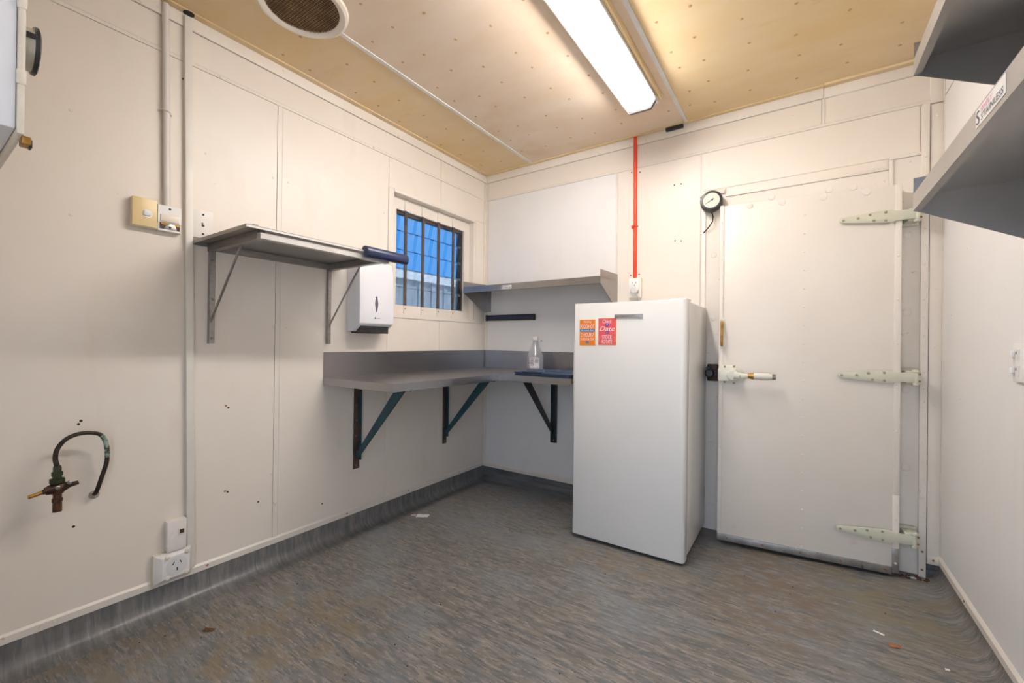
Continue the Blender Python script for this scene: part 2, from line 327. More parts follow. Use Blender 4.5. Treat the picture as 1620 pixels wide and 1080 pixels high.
wr = B(WX, WX + .12, YF - .12, .12, -.12, H + .01).build('wall_right', wall_m, smooth=0); tag(wr, 'plain white wall carrying the two stainless shelves', 'wall', kind='structure')
for (y0, y1, z0, z1) in ((YF, -.034, .10, 2.262), (YF, -.034, 2.27, 2.405)): B(WX - .004, WX, y0, y1, z0, z1).build('panel', white_wall_m, wr, bev=.0012, seg=1)
B(WX - .006, WX, -.030, 0, .10, 2.405).build('corner_strip', trim_m, wr, bev=.0015); B(WX - .014, WX, YF, 0, 2.407, H).build('ceiling_trim', trim_m, wr, bev=.002)
for (y, z) in ((-.16, 1.9), (-.16, 1.25), (-.17, .45), (-.75, 1.30), (-.82, 1.55), (-.3, .9), (-.36, 1.5), (-.55, .7)): piece(scr_s, 'screw', (WX - .004, y, z), wr, FXN)

wf = MB()
for a in ((-.12, 1.5, YF - .12, YF, -.12, H + .01), (2.5, WX + .12, YF - .12, YF, -.12, H + .01), (1.5, 2.5, YF - .12, YF, 2.1, H + .01)): wf.box(*a)
wf = wf.build('wall_front', wall_m, smooth=0); tag(wf, 'cream wall with the open doorway behind the viewer', 'wall', kind='structure')

# coved vinyl upstands with their white cap strips
def cove(sgn, r=.05, h=.105, f=0.):
    p = [(0, f - .02), (0, h), (.006, h)]
    for k in range(9):
        a = math.pi + k / 8 * math.pi / 2
        p.append((.006 + r + r * math.cos(a), f + .002 + r + r * math.sin(a)))
    p += [(.10, f + .0008), (.10, f - .02)]
    return [(u * sgn, w) for u, w in p]
bl = MB().prism(cove(1), 'y', YF, 0).build('baseboard_left', cove_m); tag(bl, 'coved grey vinyl upstand along the window wall', 'baseboard', kind='structure')
MB().prism([(0, .103), (.009, .103), (.011, .128), (.004, .136), (0, .136)], 'y', YF, 0).build('cap_strip', trim_m, bl)
for k in range(13): piece(scr_d if k in (3, 8, 5) else scr_s, 'screw', (.0105, -.12 - .23 * k, .119), bl, FX)
bb = MB().prism(cove(-1), 'x', 0, 1.655, (0, .012)).build('baseboard_back', coveb_m); tag(bb, 'coved dark vinyl upstand below the corner bench', 'baseboard', kind='structure')
MB().prism([(0, .100), (-.009, .100), (-.011, .124), (-.004, .132), (0, .132)], 'x', 0, 1.655, (0, .01)).build('cap_strip', trim_m, bb)
for k in range(6): piece(scr_s, 'screw', (.1 + .2 * k, -.0105, .115), bb, FY)
B(2.640, WX, -.006, 0, .02, .105).build('return_piece', coveb_m, bb); B(2.640, WX, -.026, 0, .104, .140).build('cap_strip', trim_m, bb, bev=.003)
piece(scr_d, 'screw', (2.662, -.026, .122), bb, FY)
br = MB().prism([(WX + u, w) for u, w in cove(-1, f=.030, h=.118, r=.065)], 'y', YF, -.004).build('baseboard_right', floor_m); tag(br, 'coved grey vinyl upstand along the right wall', 'baseboard', kind='structure')
MB().prism([(WX, .110), (WX - .011, .110), (WX - .013, .138), (WX - .005, .148), (WX, .148)], 'y', YF, -.004).build('cap_strip', trim_m, br)
for k in range(9): piece(scr_d if k % 3 == 1 else scr_s, 'screw', (WX - .012, -.1 - .3 * k, .126), br, FXN)

# ------------------------------------------------------------------ window
win = empty('window_1', (-.05, -.555, 1.285), 'small louvre window with dark vertical bars', 'window', kind='structure')
def ring(x0, x1, y0, y1, z0, z1, w, wb_, wt):
    m = MB(); m.box(x0, x1, y0, y1, z0, z0 + wb_); m.box(x0, x1, y0, y1, z1 - wt, z1); m.box(x0, x1, y0, y0 + w, z0 + wb_, z1 - wt); m.box(x0, x1, y1 - w, y1, z0 + wb_, z1 - wt); return m
ring(-.115, -.045, -.955, -.155, 1.285, 2.055, .062, .062, .080).build('frame', trim_m, win, smooth=0)
gy0, gy1 = -.893, -.217
for k, y in enumerate((-.816, -.659, -.505, -.348)):
    b_ = B(-.046, -.038, y - .011, y + .011, 1.345, 1.976).build('bar', darkbar_m, win)
    B(-.0465, -.0375, y - .0115, y + .0115, 1.976, 2.050).build('painted_end', trim_m, b_)
    e_ = B(-.0465, -.0375, y - .0115, y + .0115, 1.292, 1.345).build('painted_end', trim_m, b_)
    piece(scr_d, 'bolt', (-.0375, y + .001, 1.325), b_, FX)
n = 5; hh = (1.975 - 1.347) / n
for k in range(n):
    z0 = 1.347 + k * hh; t = .012
    m = MB(); a = .014
    m.add([(-.075 - a, gy0 + t, z0 - .001), (-.075 - a, gy1 - .028, z0 - .001), (-.079 - a, gy1 - .028, z0 - .001), (-.079 - a, gy0 + t, z0 - .001),
           (-.075, gy0 + t, z0 + hh), (-.075, gy1 - .028, z0 + hh), (-.079, gy1 - .028, z0 + hh), (-.079, gy0 + t, z0 + hh)],
          [(0, 3, 2, 1), (4, 5, 6, 7), (0, 1, 5, 4), (1, 2, 6, 5), (2, 3, 7, 6), (3, 0, 4, 7)])
    m.build('pane', obsc_m if k < 2 else glass_m, win, smooth=0)
    m = MB().box(-.105, -.070, gy1 - .030, gy1 - .014, z0 + .01, z0 + hh - .012); m.build('louvre_clip', black_m, win, bev=.003)
    MB().box(-.105, -.070, gy0 + .002, gy0 + .014, z0 + .01, z0 + hh - .012).build('louvre_clip', black_m, win, bev=.003)
for y0, y1 in ((gy1 - .014, gy1), (gy0, gy0 + .004)): B(-.108, -.062, y0, y1, 1.347, 1.975).build('louvre_channel', darkbar_m, win)
B(-.100, -.066, gy0, gy1, 1.955, 1.975).build('head_channel', darkbar_m, win)

# outside
gr = B(-14, 9, -14, 14, -.4, -.13).build('ground', ground_m); tag(gr, 'grey concrete yard seen outside the window and doorway', 'ground', kind='structure')
sh = empty('neighbouring_shed', (-3.3, 2.0, -.13), 'grey shed with a white fascia beyond the louvre window', 'shed')
B(-3.5, -3.08, -1.5, 6.5, -.13, 2.14).build('wall', shed_m, sh)
B(-3.06, -3.02, -1.6, 6.6, 2.10, 2.225).build('fascia', fascia_m, sh)
for k in range(26): B(-3.08, -3.06, -1.45 + k * .3, -1.36 + k * .3, -.13, 2.12).build('cladding_rib', shed_m, sh)

# ------------------------------------------------------------------ cool room door
tr = empty('trim_1', (2.14, -.01, .02), 'cream panelled frame around the insulated door', 'door frame', kind='structure')
B(1.650, 1.776, -.012, 0, .012, 2.025).build('jamb', trim_m, tr); B(1.650, 1.674, -.018, 0, .012, 1.99).build('edge_strip', trim_m, tr, bev=.002)
B(1.776, 2.496, -.010, 0, 1.80, 1.972).build('head_panel', trim_m, tr); B(1.776, 2.496, -.018, 0, 1.972, 1.989).build('edge_strip', trim_m, tr, bev=.002)
B(2.496, 2.638, -.012, 0, .036, 2.018).build('jamb', trim_m, tr); B(2.496, 2.636, -.020, 0, 2.018, 2.034).build('edge_strip', trim_m, tr, bev=.002)
B(2.496, 2.512, -.019, 0, 1.88, 2.018).build('edge_strip', trim_m, tr, bev=.002)
B(2.610, 2.637, -.030, 0, .034, 2.25).build('edge_strip', trim_m, tr, bev=.002)
B(1.638, 1.772, -.024, 0, 1.992, 2.016).build('gauge_board', trim_m, tr, bev=.002)
for z in (1.639, 1.266, .889, .521, .157): piece(plug, 'plug', (1.716, -.012, z), tr, FY)
for z in (1.646, 1.274, .903, .533, .167): piece(plug, 'plug', (2.566, -.012, z), tr, FY)
for x, z in ((2.007, 1.929), (2.263, 1.921), (2.36, 1.915)): piece(plug, 'plug', (x, -.010, z), tr, FY)
for k in range(24): piece(scr_d if k < 2 else scr, 'screw', (2.624, -.030, .07 + .084 * k), tr, FY)
for k in range(9): piece(scr_s, 'screw', (1.662, -.018, .2 + .2 * k), tr, FY)
for k in range(7): piece(scr_s, 'screw', (1.84 + .1 * k, -.018, 1.981), tr, FY)

DA = math.atan2(.090, .755)
dr = empty('door_1', (2.532, -.100, 0), 'heavy cream insulated door standing slightly ajar', 'door', kind='structure', rz=DA)
DW = .762; z0, z1 = .058, 1.870
B(-DW + .004, -.002, .002, .080, z0 + .004, z1 - .002).build('leaf', door_m, dr, bev=.004)
def dstrip(x0, x1, za, zb, m=trim_m): return B(x0, x1, -.003, .082, za, zb).build('edge_strip', m, dr, bev=.002)
dstrip(-DW, -DW + .020, z0, z1); dstrip(-.024, 0, .42, z1); dstrip(-.024, 0, z0 - .004, .418, alum_m if 0 else trim_m)
B(-.0245, .0005, -.0036, .06, z0 - .004, .17).build('bare_edge_strip', alum_m, dr, bev=.002)
B(-DW, -.026, -.006, .05, z0 - .012, z0 + .022).build('bottom_strip', alum_m, dr, bev=.002)
B(-DW + .02, -.03, .01, .06, z0 - .022, z0 - .010).build('rubber_sweep', black_m, dr)
for k in range(19): piece(scr, 'screw', (-DW / 2 + .005, .002, .09 + .0935 * k), dr, FY)
for k in range(9): piece(scr, 'screw', (-DW + .010, -.003, .14 + .205 * k), dr, FY); piece(scr, 'screw', (-.012, -.0035, .10 + .205 * k), dr, FY)
for k in range(5): piece(scr_d, 'screw', (-DW + .05 + .165 * k, -.006, z0 + .006), dr, FY)
for x in (-.62, -.475, -.30, -.13): piece(plug, 'plug', (x, .002, z1 - .018), dr, FY)
for zc in (1.722, .968, .222):
    h = empty('hinge', (0, 0, 0), '', ''); del h['label']; del h['category']
    h.parent = dr; h.location = (0, 0, zc); WL[h.name] = Vector((0, 0, zc))
    a = [(-.236, 0)]
    top = [(-.236, .008), (-.226, .0135), (-.06, .030), (-.040, .031), (-.022, .023), (.050, .022)]
    poly = [(x, zc + w) for x, w in top] + [(x, zc - w) for x, w in top[::-1]]
    MB().prism(poly, 'y', -.014, -.004).build('strap', green_m, h, bev=.003)
    MB().cyl((.052, -.006, zc - .022), (.052, -.006, zc + .022), .010, n=16).build('knuckle', green_m, h)
    MB().lathe([(.011, -.036), (.013, -.032), (.013, -.026), (.010, -.023), (.010, .023), (.013, .026), (.013, .032), (.011, .036)], (.052, -.004, zc)).build('pin', green_m, h)
    B(.004, .078, .058, .082, zc - .040, zc + .040).build('frame_leaf', green_m, h, bev=.003)
    B(.020, .072, -.004, .062, zc - .030, zc + .030).build('frame_block', green_m, h, bev=.004)
    for (x, w) in ((-.222, 0), (-.165, .003), (-.12, .014), (-.105, -.016), (-.062, .019), (-.062, -.019)): piece(scr_g, 'screw', (x, -.014, zc + w), h, FY)
    for w in (.016, -.016): piece(scr_d, 'screw', (.066, -.0042, zc + w), h, FY)
# latch and its lever
lt = empty('latch', (0, 0, 0), '', ''); del lt['label']; del lt['category']
LZ = .948; lt.parent = dr; lt.location = (-DW, 0, LZ); WL[lt.name] = Vector((-DW, 0, LZ))
def lx(u): return -DW + u
MB().prism([(lx(.004), LZ - .047), (lx(.08), LZ - .052), (lx(.105), LZ - .040), (lx(.125), LZ - .012), (lx(.125), LZ + .012), (lx(.105), LZ + .040), (lx(.08), LZ + .052), (lx(.004), LZ + .050)], 'y', -.012, -.003).build('base_plate', latch_m, lt, bev=.003)
B(lx(-.002), lx(.088), -.052, -.010, LZ - .033, LZ + .036).build('lock_case', latch_m, lt, bev=.006)
MB().lathe([(.030, 0), (.030, .006), (.024, .012), (.010, .014)], (lx(.068), -.052, LZ), (0, -1, 0), 24).build('pivot_boss', latch_m, lt)
MB().tube([(lx(.075), -.060, LZ), (lx(.11), -.064, LZ - .002), (lx(.14), -.066, LZ - .002), (lx(.17), -.066, LZ), (lx(.225), -.068, LZ), (lx(.246), -.068, LZ)], [.022, .015, .0125, .018, .0185, .016], 14).build('lever', latch_m, lt)
MB().cyl((lx(.243), -.068, LZ), (lx(.262), -.068, LZ), .0155, .014, 16).build('lever_cap', dsteel_m, lt)
MB().cyl((lx(.137), -.066, LZ), (lx(.165), -.066, LZ), .0132, .0182, 14).build('bare_brass_band', brass_m, lt)
for (u, w) in ((.03, .043), (.075, .045), (.03, -.040), (.075, -.044)): piece(scr_g, 'screw', (lx(u), -.012, LZ + w), lt, FY)
pu = empty('pull_handle', (0, 0, 0), '', ''); del pu['label']; del pu['category']
pu.parent = dr; pu.location = (-DW + .014, 0, 1.17); WL[pu.name] = Vector((-DW + .014, 0, 1.17)); q = -DW + .014
MB().tube([(q, -.004, 1.236), (q, -.030, 1.228), (q, -.034, 1.20), (q, -.034, 1.14), (q, -.030, 1.112), (q, -.004, 1.104)], .007, 10).build('grip', brass_m, pu)
for z in (1.24, 1.10): B(q - .010, q + .012, -.008, -.002, z - .012, z + .012).build('foot_plate', latch_m, pu, bev=.003)
st = empty('door_strike', (1.712, -.012, .89), 'black tarnished door strike on the frame beside the latch', 'latch')
B(1.690, 1.750, -.030, -.012, .895, .995).build('base', copper_m, st, bev=.006); MB().lathe([(.026, 0), (.028, .02), (.018, .032)], (1.708, -.03, .942), (0, -1, 0), 12).build('roller', black_m, st)
MB().lathe([(.013, 0), (.013, .014), (.008, .018)], (1.700, -.03, .972), (0, -1, 0), 10).build('bolt', black_m, st); B(1.722, 1.748, -.052, -.03, .915, .965).build('keeper', copper_m, st, bev=.004)

# thermometer gauge
ga = empty('thermometer_gauge', (1.704, -.025, 1.885), 'round black-rimmed dial thermometer beside the top of the door', 'gauge')
gc = Vector((1.706, -.030, 1.944)); gax = Vector((.10, -1, .06))
MB().lathe([(.052, 0), (.060, .006), (.060, .040), (.056, .048), (.046, .050), (.044, .044)], gc, gax, 32).build('rim', black_m, ga)
gx = gax.normalized(); fc = gc + gx * .0455
MB().lathe([(.045, 0), (.045, .001)], fc, gx, 32).build('dial_face', M('dial_ivory', (.74, .71, .62), (.70, .66, .55), .4, scale=30), ga)
ex = X - gx * X.dot(gx); ex.normalize(); ey = gx.cross(ex) * (1 if gx.cross(ex).z > 0 else -1)
MB().tube([fc + gx * .003 + ex * .012 + ey * .008, fc + gx * .003 - ex * .032 - ey * .020], [.0022, .0007], 6).build('needle', ink_m, ga)
MB().lathe([(.005, .001), (.004, .005)], fc + ex * .006 + ey * .004, gx, 12).build('hub', ink_m, ga)
for k in range(11):
    a = math.radians(-225 + 27 * k - 0); p = fc + gx * .0012 + (ex * math.cos(a) + ey * math.sin(a)) * .038
    MB().tube([p, p + (ex * math.cos(a) + ey * math.sin(a)) * -.005], .0006, 4).build('tick', ink_m, ga)
MB().tube([gc + Vector((.002, -.01, -.056)), gc + Vector((.010, -.012, -.085)), gc + Vector((.006, -.010, -.115)), gc + Vector((-.014, -.006, -.142)), gc + Vector((-.036, .006, -.162)), gc + Vector((-.050, .016, -.170))], .0035, 8).build('capillary_tube', copper_m, ga)

# ------------------------------------------------------------------ ceiling light and vent
li = empty('fluorescent_light', (1.42, -1.12, 2.36), 'long twin tube ceiling light in a clear diffuser', 'light')
ly0, ly1 = -1.76, -.44
B(1.334, 1.500, ly0, ly1 + .02, 2.411, H).build('base_tray', strip_m, li, bev=.003)
B(1.502, 1.514, ly0, ly1 + .035, 2.430, H).build('side_batten', ply_m, li, bev=.001)
def dprof(i): return [(1.333, 2.428), (1.333, 2.402), (1.358, 2.362), (1.476, 2.362), (1.501, 2.402), (1.501, 2.428)]
m = MB(); P0 = dprof(0); n6 = len(P0)
rows = [(ly0, 1, 0), (ly1 - .045, 1, 0)]
vv = []
for (y, s, dz) in rows:
    for (x, z) in P0: vv.append((1.417 + (x - 1.417) * s, y, z + dz * (2.428 - z) / .066))
ff = [(j, j + 1, n6 + j + 1, n6 + j) for j in range(n6 - 1)] + [list(range(n6))]
m.add(vv, ff).build('diffuser', diff_m, li, smooth=25)
vv = []
for (y, s_, dz) in ((ly1 - .045, 1, 0), (ly1 - .012, .92, .010), (ly1 + .004, .55, .030)):
    for (x, z) in P0: vv.append((1.417 + (x - 1.417) * s_, y, z + dz * (2.428 - z) / .066))
ff = [(k*n6 + j, k*n6 + (j+1) % n6, (k+1)*n6 + (j+1) % n6, (k+1)*n6 + j) for k in range(2) for j in range(n6)] + [[2*n6 + j for j in range(n6)]]
MB().add(vv, ff).build('end_cap', M('smoky_end_cap', (.028, .028, .03), (.04, .04, .042), .35, scale=20), li, smooth=25)
for x in (1.388, 1.446):
    MB().cyl((x, ly0 + .03, 2.393), (x, ly1 - .07, 2.393), .013, n=14).build('tube', tube_m, li)
B(1.408, 1.426, ly1 - .075, ly1 - .055, 2.374, 2.4115).build('lamp_holder', white_m, li, bev=.002)
vt = empty('exhaust_vent', (.458, -1.817, 2.44), 'round white ceiling vent with a greasy brown mesh', 'vent')
vc = Vector((.458, -1.817, H))
prof = [(.176, 0), (.174, -.010), (.162, -.016), (.150, -.014), (.139, -.006), (.139, 0)]
m = MB(); nr = 48
vv = [vc + Vector((math.cos(2*math.pi*j/nr) * r, math.sin(2*math.pi*j/nr) * r, h)) for r, h in prof for j in range(nr)]
ff = [((k*nr) + j, k*nr + (j+1) % nr, ((k+1) % len(prof))*nr + (j+1) % nr, ((k+1) % len(prof))*nr + j) for k in range(len(prof)) for j in range(nr)]
m.add(vv, ff).build('ring', ring_m, vt)
MB().lathe([(.140, -.001), (.140, -.002)], vc, (0, 0, 1), 40).build('duct_shade_disc', dark_m, vt)  # flat dark disc painted in for the shade up inside the duct
m = MB(); k = -.135
while k <= .1351:
    w = math.sqrt(max(.138**2 - k*k, 0))
    if w > .01:
        m.box(vc.x + k - .0013, vc.x + k + .0013, vc.y - w, vc.y + w, H - .0085, H - .0070); m.box(vc.x - w, vc.x + w, vc.y + k - .0013, vc.y + k + .0013, H - .0072, H - .0057)
    k += .0115
mesh_o = m.build('mesh_grille', grille_m, vt, smooth=0); mesh_o['kind'] = 'stuff'
blk = B(1.437, 1.540, -.034, -.012, 2.440, 2.459).build('gap_filler', black_m, bev=.002); tag(blk, 'short black block under the ceiling strip above the back wall', 'block')

# ------------------------------------------------------------------ L bench
be = empty('corner_bench', (.28, -.5, .36), 'stainless L-shaped corner bench on teal wall brackets', 'bench')
ZT = .905; D = .567; YB = -1.425; XB = 1.066
MB().prism([(.0065, -.0065), (.0065, YB), (D, YB), (D, -D), (XB, -D), (XB, -.0065)], 'z', ZT - .002, ZT).build('worktop', steelh_m, be)
m = MB(); t = .0015
m.prism([(D - t, YB), (D, YB), (D, -D), (XB, -D), (XB, -D + t), (D - t, -D + t)], 'z', ZT - .040, ZT - .002); m.build('front_lip', steelh_m, be, smooth=0)
B(.0065, D - t, YB, YB + t, ZT - .040, ZT - .002).build('end_lip', steelh_m, be)
MB().prism([(.0065, -.0065), (.0065, YB + .002), (D - .002, YB + .002), (D - .002, -D + .002), (XB, -D + .002), (XB, -.0065)], 'z', ZT - .030, ZT - .003).build('core_board', M('bench_core', (.20, .17, .14), (.15, .12, .10), .8, scale=8), be)
B(.0065, .009, YB, -.0065, ZT, 1.043).build('splashback', steelh_m, be); B(.009, XB, -.009, -.0065, ZT, 1.043).build('splashback', steelh_m, be)
MB().cyl((.0115, -.0115, ZT), (.0115, -.0115, 1.043), .0035, n=8).build('corner_weld', steel_m, be)
def bracket(axis, c, zb, w, rw):
    # axis 'x': on the left wall at y=c, reaching +x ; axis 'y': on the back wall at x=c, reaching -y
    def bx(a0, a1, b0, b1, z0, z1): return B(a0, a1, c + b0, c + b1, z0, z1) if axis == 'x' else B(c + b0, c + b1, -a1, -a0, z0, z1)
    b_ = bx(.0065, .012, -w/2, w/2, zb, .868).build('bracket', rustdark_m if axis == 'x' else M('black_teal', (.008, .015, .02), (.01, .022, .03), .5, scale=9), be, bev=.002)
    b_['label'] = 'teal painted angle bracket'
    p = teal_m if axis == 'x' else black_m
    bx(.012, .030, w/2 - .005, w/2, zb + .05, .868).build('upright_flange', p, b_)
    bx(.0065, .46, -w/2, w/2, .866, .872).build('arm', p, b_); bx(.0065, .45, w/2 - .005, w/2, .842, .866).build('arm_flange', p, b_)
    z_lo = zb + .085; poly = [(.012, z_lo), (.030, z_lo - .018), (.425, .852), (.385, .866), (.36, .866)]
    if axis == 'x': MB().prism(poly, 'y', c - rw/2, c + rw/2).build('brace', p, b_)
    else: MB().prism([(-u, z) for u, z in poly], 'x', c - rw/2, c + rw/2).build('brace', p, b_)
    piece(scr_d, 'screw', (.012, c, zb + .02) if axis == 'x' else (c, -.012, zb + .02), b_, FX if axis == 'x' else FY)
bracket('x', -1.213, .362, .040, .012); bracket('x', -.472, .368, .040, .012); bracket('y', .657, .378, .055, .012)

# ------------------------------------------------------------------ shelf over the window wall
s1 = empty('wall_shelf', (.24, -1.68, 1.087), 'stainless shelf on rod-braced brackets below the light switches', 'shelf')
B(.003, .492, -2.032, -1.330, 1.521, 1.524).build('shelf_plate', dsteel_m, s1)
B(.488, .492, -2.032, -1.330, 1.514, 1.521).build('front_lip', M('lit_lip_steel', (.66, .64, .61), rough=.5, metal=.6), s1); B(.003, .488, -2.032, -2.029, 1.510, 1.521).build('end_lip', dsteel_m, s1)  # front lip steel is lighter: the light on it is put into the colour
B(.003, .006, -2.032, -1.33, 1.507, 1.5205).build('back_lip', dsteel_m, s1)
B(.452, .481, -1.978, -1.382, 1.484, 1.507).build('front_rail', M('lit_rail_steel', (.62, .60, .57), (.55, .53, .50), .55, .6, scale=12), s1)  # paler than the side rails, with the light on its face in the colour
B(.006, .452, -1.975, -1.948, 1.488, 1.520).build('side_rail', dsteel_m, s1); B(.006, .452, -1.412, -1.385, 1.488, 1.520).build('side_rail', dsteel_m, s1)
B(.006, .030, -1.948, -1.412, 1.492, 1.520).build('back_rail', dsteel_m, s1)
for y, ys in ((-1.957, -1.962), (-1.398, -1.398)):
    lg = MB().box(.003, .007, y - .014, y + .014, 1.087, 1.492).box(.007, .026, y - .014, y - .010, 1.087, 1.492).build('wall_leg', dsteel_m, s1, smooth=0)
    for z in (1.45, 1.28, 1.11): piece(scr_st, 'bolt', (.007, y + .003, z), lg, FX)
    MB().cyl((.018, y - .008, 1.178), (.275, y + .004, 1.494), .0048, n=10).build('brace_rod', dsteel_m, s1)
B(.462, .490, -2.006, -1.99, 1.524, 1.529).build('edge_clip', dsteel_m, s1)
rail = MB(); prof = [(.498, 1.489), (.510, 1.491), (.519, 1.499), (.523, 1.511), (.522, 1.524), (.515, 1.535), (.503, 1.541), (.490, 1.541), (.479, 1.535), (.476, 1.5248), (.4935, 1.5248), (.4935, 1.500)]
rail.prism(prof, 'y', -1.535, -1.292)
rl = rail.build('ticket_rail', navy_m, bev=.0015); tag(rl, 'navy blue plastic rail clipped on the shelf edge', 'rail')

# ------------------------------------------------------------------ wedge shelves (back wall and right wall)
def gusset_shelf(name, label, length, place, labels, group=None):
    # built along local u (length), v out from wall, z up; place(u,v,z)->world
    z = 0
    root = empty(name, place(length / 2, .15, -.17), label, 'shelf', group)
    def bx(u0, u1, v0, v1, a, b):
        m = MB(); c = [place(u, v, w) for w in (a, b) for (u, v) in ((u0, v0), (u1, v0), (u1, v1), (u0, v1))]
        return m.add(c, [(0, 3, 2, 1), (4, 5, 6, 7), (0, 1, 5, 4), (1, 2, 6, 5), (2, 3, 7, 6), (3, 0, 4, 7)])
    bx(0.002, length - .002, .003, .298, -.002, 0).build('shelf_plate', steel_m, root)
    lip = bx(0.002, length - .002, .298, .300, -.044, 0).build('front_lip', steel_m, root)
    bx(0.002, length - .002, .284, .298, -.044, -.042).build('lip_return', steel_m, root)
    bx(0.002, length - .002, .003, .006, 0, .045).build('back_upstand', steel_m, root)
    for u0, u1 in ((0, .002), (length - .002, length)):
        poly = [(.003, .050), (.300, .042), (.300, -.044), (.285, -.050), (.045, -.172), (.003, -.172)]
        m = MB(); nP = len(poly); vv = [place(u0, v, w) for v, w in poly] + [place(u1, v, w) for v, w in poly]
        m.add(vv, [list(range(nP)), list(range(nP, 2*nP))] + [(i, (i+1) % nP, nP + (i+1) % nP, nP + i) for i in range(nP)])
        m.build('end_gusset', steel_m, root, smooth=0)
        ff_ = (u0, u0 + .045) if u0 == 0 else (u1 - .045, u1)
        bx(ff_[0], ff_[1], .003, .006, -.170, -.004).build('wall_flange', steel_m, root)
        bx(min(u0, u0 + .012) if u0 == 0 else u1 - .012, u0 + .012 if u0 == 0 else u1, .01, .298, -.003, -.001).build('fold', steel_m, root)
        for w in (-.05, -.14): 
            o = piece(scr_st, 'bolt', place((ff_[0] + ff_[1]) / 2, .006, w), root, FY if place is pb else FXN)
    return root
def pb(u, v, w): return (.022 + u, -v, 1.524 + w)
sb = gusset_shelf('wedge_shelf', 'slim stainless shelf on the back wall above the black strip', 1.105, pb, None, 'stainless wedge bracket shelves')
def maker(root, c, xd, w, h, n):
    yd = Z; c = Vector(c); xd = Vector(xd)
    m = MB(); a = [c - xd*w/2 - yd*h/2, c + xd*w/2 - yd*h/2, c + xd*w/2 + yd*h/2, c - xd*w/2 + yd*h/2]; nn_ = xd.cross(yd)
    m.add([p for p in a] + [p + nn_ * .0006 for p in a], [(0, 1, 2, 3), (4, 5, 6, 7), (0, 1, 5, 4), (1, 2, 6, 5), (2, 3, 7, 6), (3, 0, 4, 7)])
    l_ = m.build('maker_label', white_m, root, smooth=0)
    lettering('S', c - xd * w * .41 + nn_ * .0006, xd, yd, w * .12, h * .75, ink_m, l_); lettering('SIMPLY', c - xd * w * .1 + yd * h * .24 + nn_ * .0006, xd, yd, w * .40, h * .30, pinkink_m, l_)
    lettering('STAINLESS', c + xd * w * .08 - yd * h * .18 + nn_ * .0006, xd, yd, w * .74, h * .36, ink_m, l_)
maker(sb, (.425, -.3001, 1.500), X, .085, .026, 0)
def pl(u, v, w): return (2.686 - v, -1.245 - u, 1.508 + w)
def pu_(u, v, w): return (2.686 - v, -1.235 - u, 1.868 + w)
sl = gusset_shelf('wedge_shelf', 'lower of the two stainless shelves on the right wall', 1.2, pl, None, 'stainless wedge bracket shelves')
maker(sl, (2.3859, -1.79, 1.489), -Y, .125, .030, 0)
su = gusset_shelf('wedge_shelf', 'upper of the two stainless shelves, close under the ceiling', 1.2, pu_, None, 'stainless wedge bracket shelves')

kr = empty('knife_strip', (.256, -.015, 1.28), 'black magnetic knife strip under the back shelf', 'knife rack')
B(.030, .488, -.022, -.005, 1.281, 1.326).build('bar', black_m, kr, bev=.004); B(.034, .470, -.024, -.022, 1.296, 1.311).build('magnet_inlay', navy_m, kr)
B(.470, .490, -.026, -.004, 1.279, 1.328).build('end_cap', black_m, kr, bev=.004); B(.026, .040, -.026, -.004, 1.279, 1.328).build('end_cap', black_m, kr, bev=.004)

# ------------------------------------------------------------------ towel dispenser
pd = empty('towel_dispenser', (.06, -1.165, 1.16), 'white paper towel dispenser with an oval sight slot', 'dispenser')
y0, y1 = -1.287, -1.050
MB().prism([(.004, 1.160), (.060, 1.160), (.112, 1.196), (.126, 1.205), (.128, 1.30), (.122, 1.50), (.108, 1.556), (.085, 1.572), (.004, 1.572)], 'y', y0, y1).build('cover', lilac_m, pd, bev=.006, seg=3)
B(.02, .105, y0 + .022, y1 - .022, 1.150, 1.199).build('outlet_slot', black_m, pd)
m = MB(); N = 20; cz = 1.318; cy = -1.176; xf = .1292
ring_ = [(xf, cy + .0105 * math.cos(2*math.pi*j/N) , cz + .046 * math.sin(2*math.pi*j/N)) for j in range(N)]
ring_ = [(x, cy + (y - cy) * (1 - .35 * abs((z - cz) / .046)), z) for x, y, z in ring_]
m.add(ring_ + [(x - .006, y, z) for x, y, z in ring_], [list(range(N)), list(range(N, 2*N))] + [(j, (j+1) % N, N + (j+1) % N, N + j) for j in range(N)])
m.build('sight_slot', M('slot_grey', (.10, .10, .14), rough=.3), pd)
B(.1288, .1296, -1.178, -1.150, 1.2362, 1.2378).build('maker_mark', ink_m, pd); MB().prism([(-1.190, 1.233), (-1.184, 1.233), (-1.182, 1.243), (-1.187, 1.243)], 'x', .1288, .1296).build('maker_mark', ink_m, pd)

# ------------------------------------------------------------------ conduits, switches and sockets on the window wall
def lean(name, x0, x1, ya, yb, w, z0, z1, mat, lab, cat):
    m = MB().add([(x0, ya, z0), (x1, ya, z0), (x1, ya + w, z0), (x0, ya + w, z0), (x0, yb, z1), (x1, yb, z1), (x1, yb + w, z1), (x0, yb + w, z1)],
                 [(0, 3, 2, 1), (4, 5, 6, 7), (0, 1, 5, 4), (1, 2, 6, 5), (2, 3, 7, 6), (3, 0, 4, 7)])
    return tag(m.build(name, mat, bev=.0015), lab, cat)
lean('square_conduit', .004, .024, -2.038, -2.074, .027, .137, 2.450, M('ivory_duct', (.76, .73, .66), (.72, .68, .60), .4, scale=7), 'square ivory cable duct running from ceiling to skirting', 'cable duct')
pc = empty('round_conduit', (.016, -2.126, 1.637), 'round grey-white conduit pipe above the broken switch plate', 'conduit')
MB().tube([(.017, -2.123, 1.637), (.017, -2.130, 2.05), (.017, -2.137, H - .01)], .0115, 16).build('pipe', cond_m, pc)
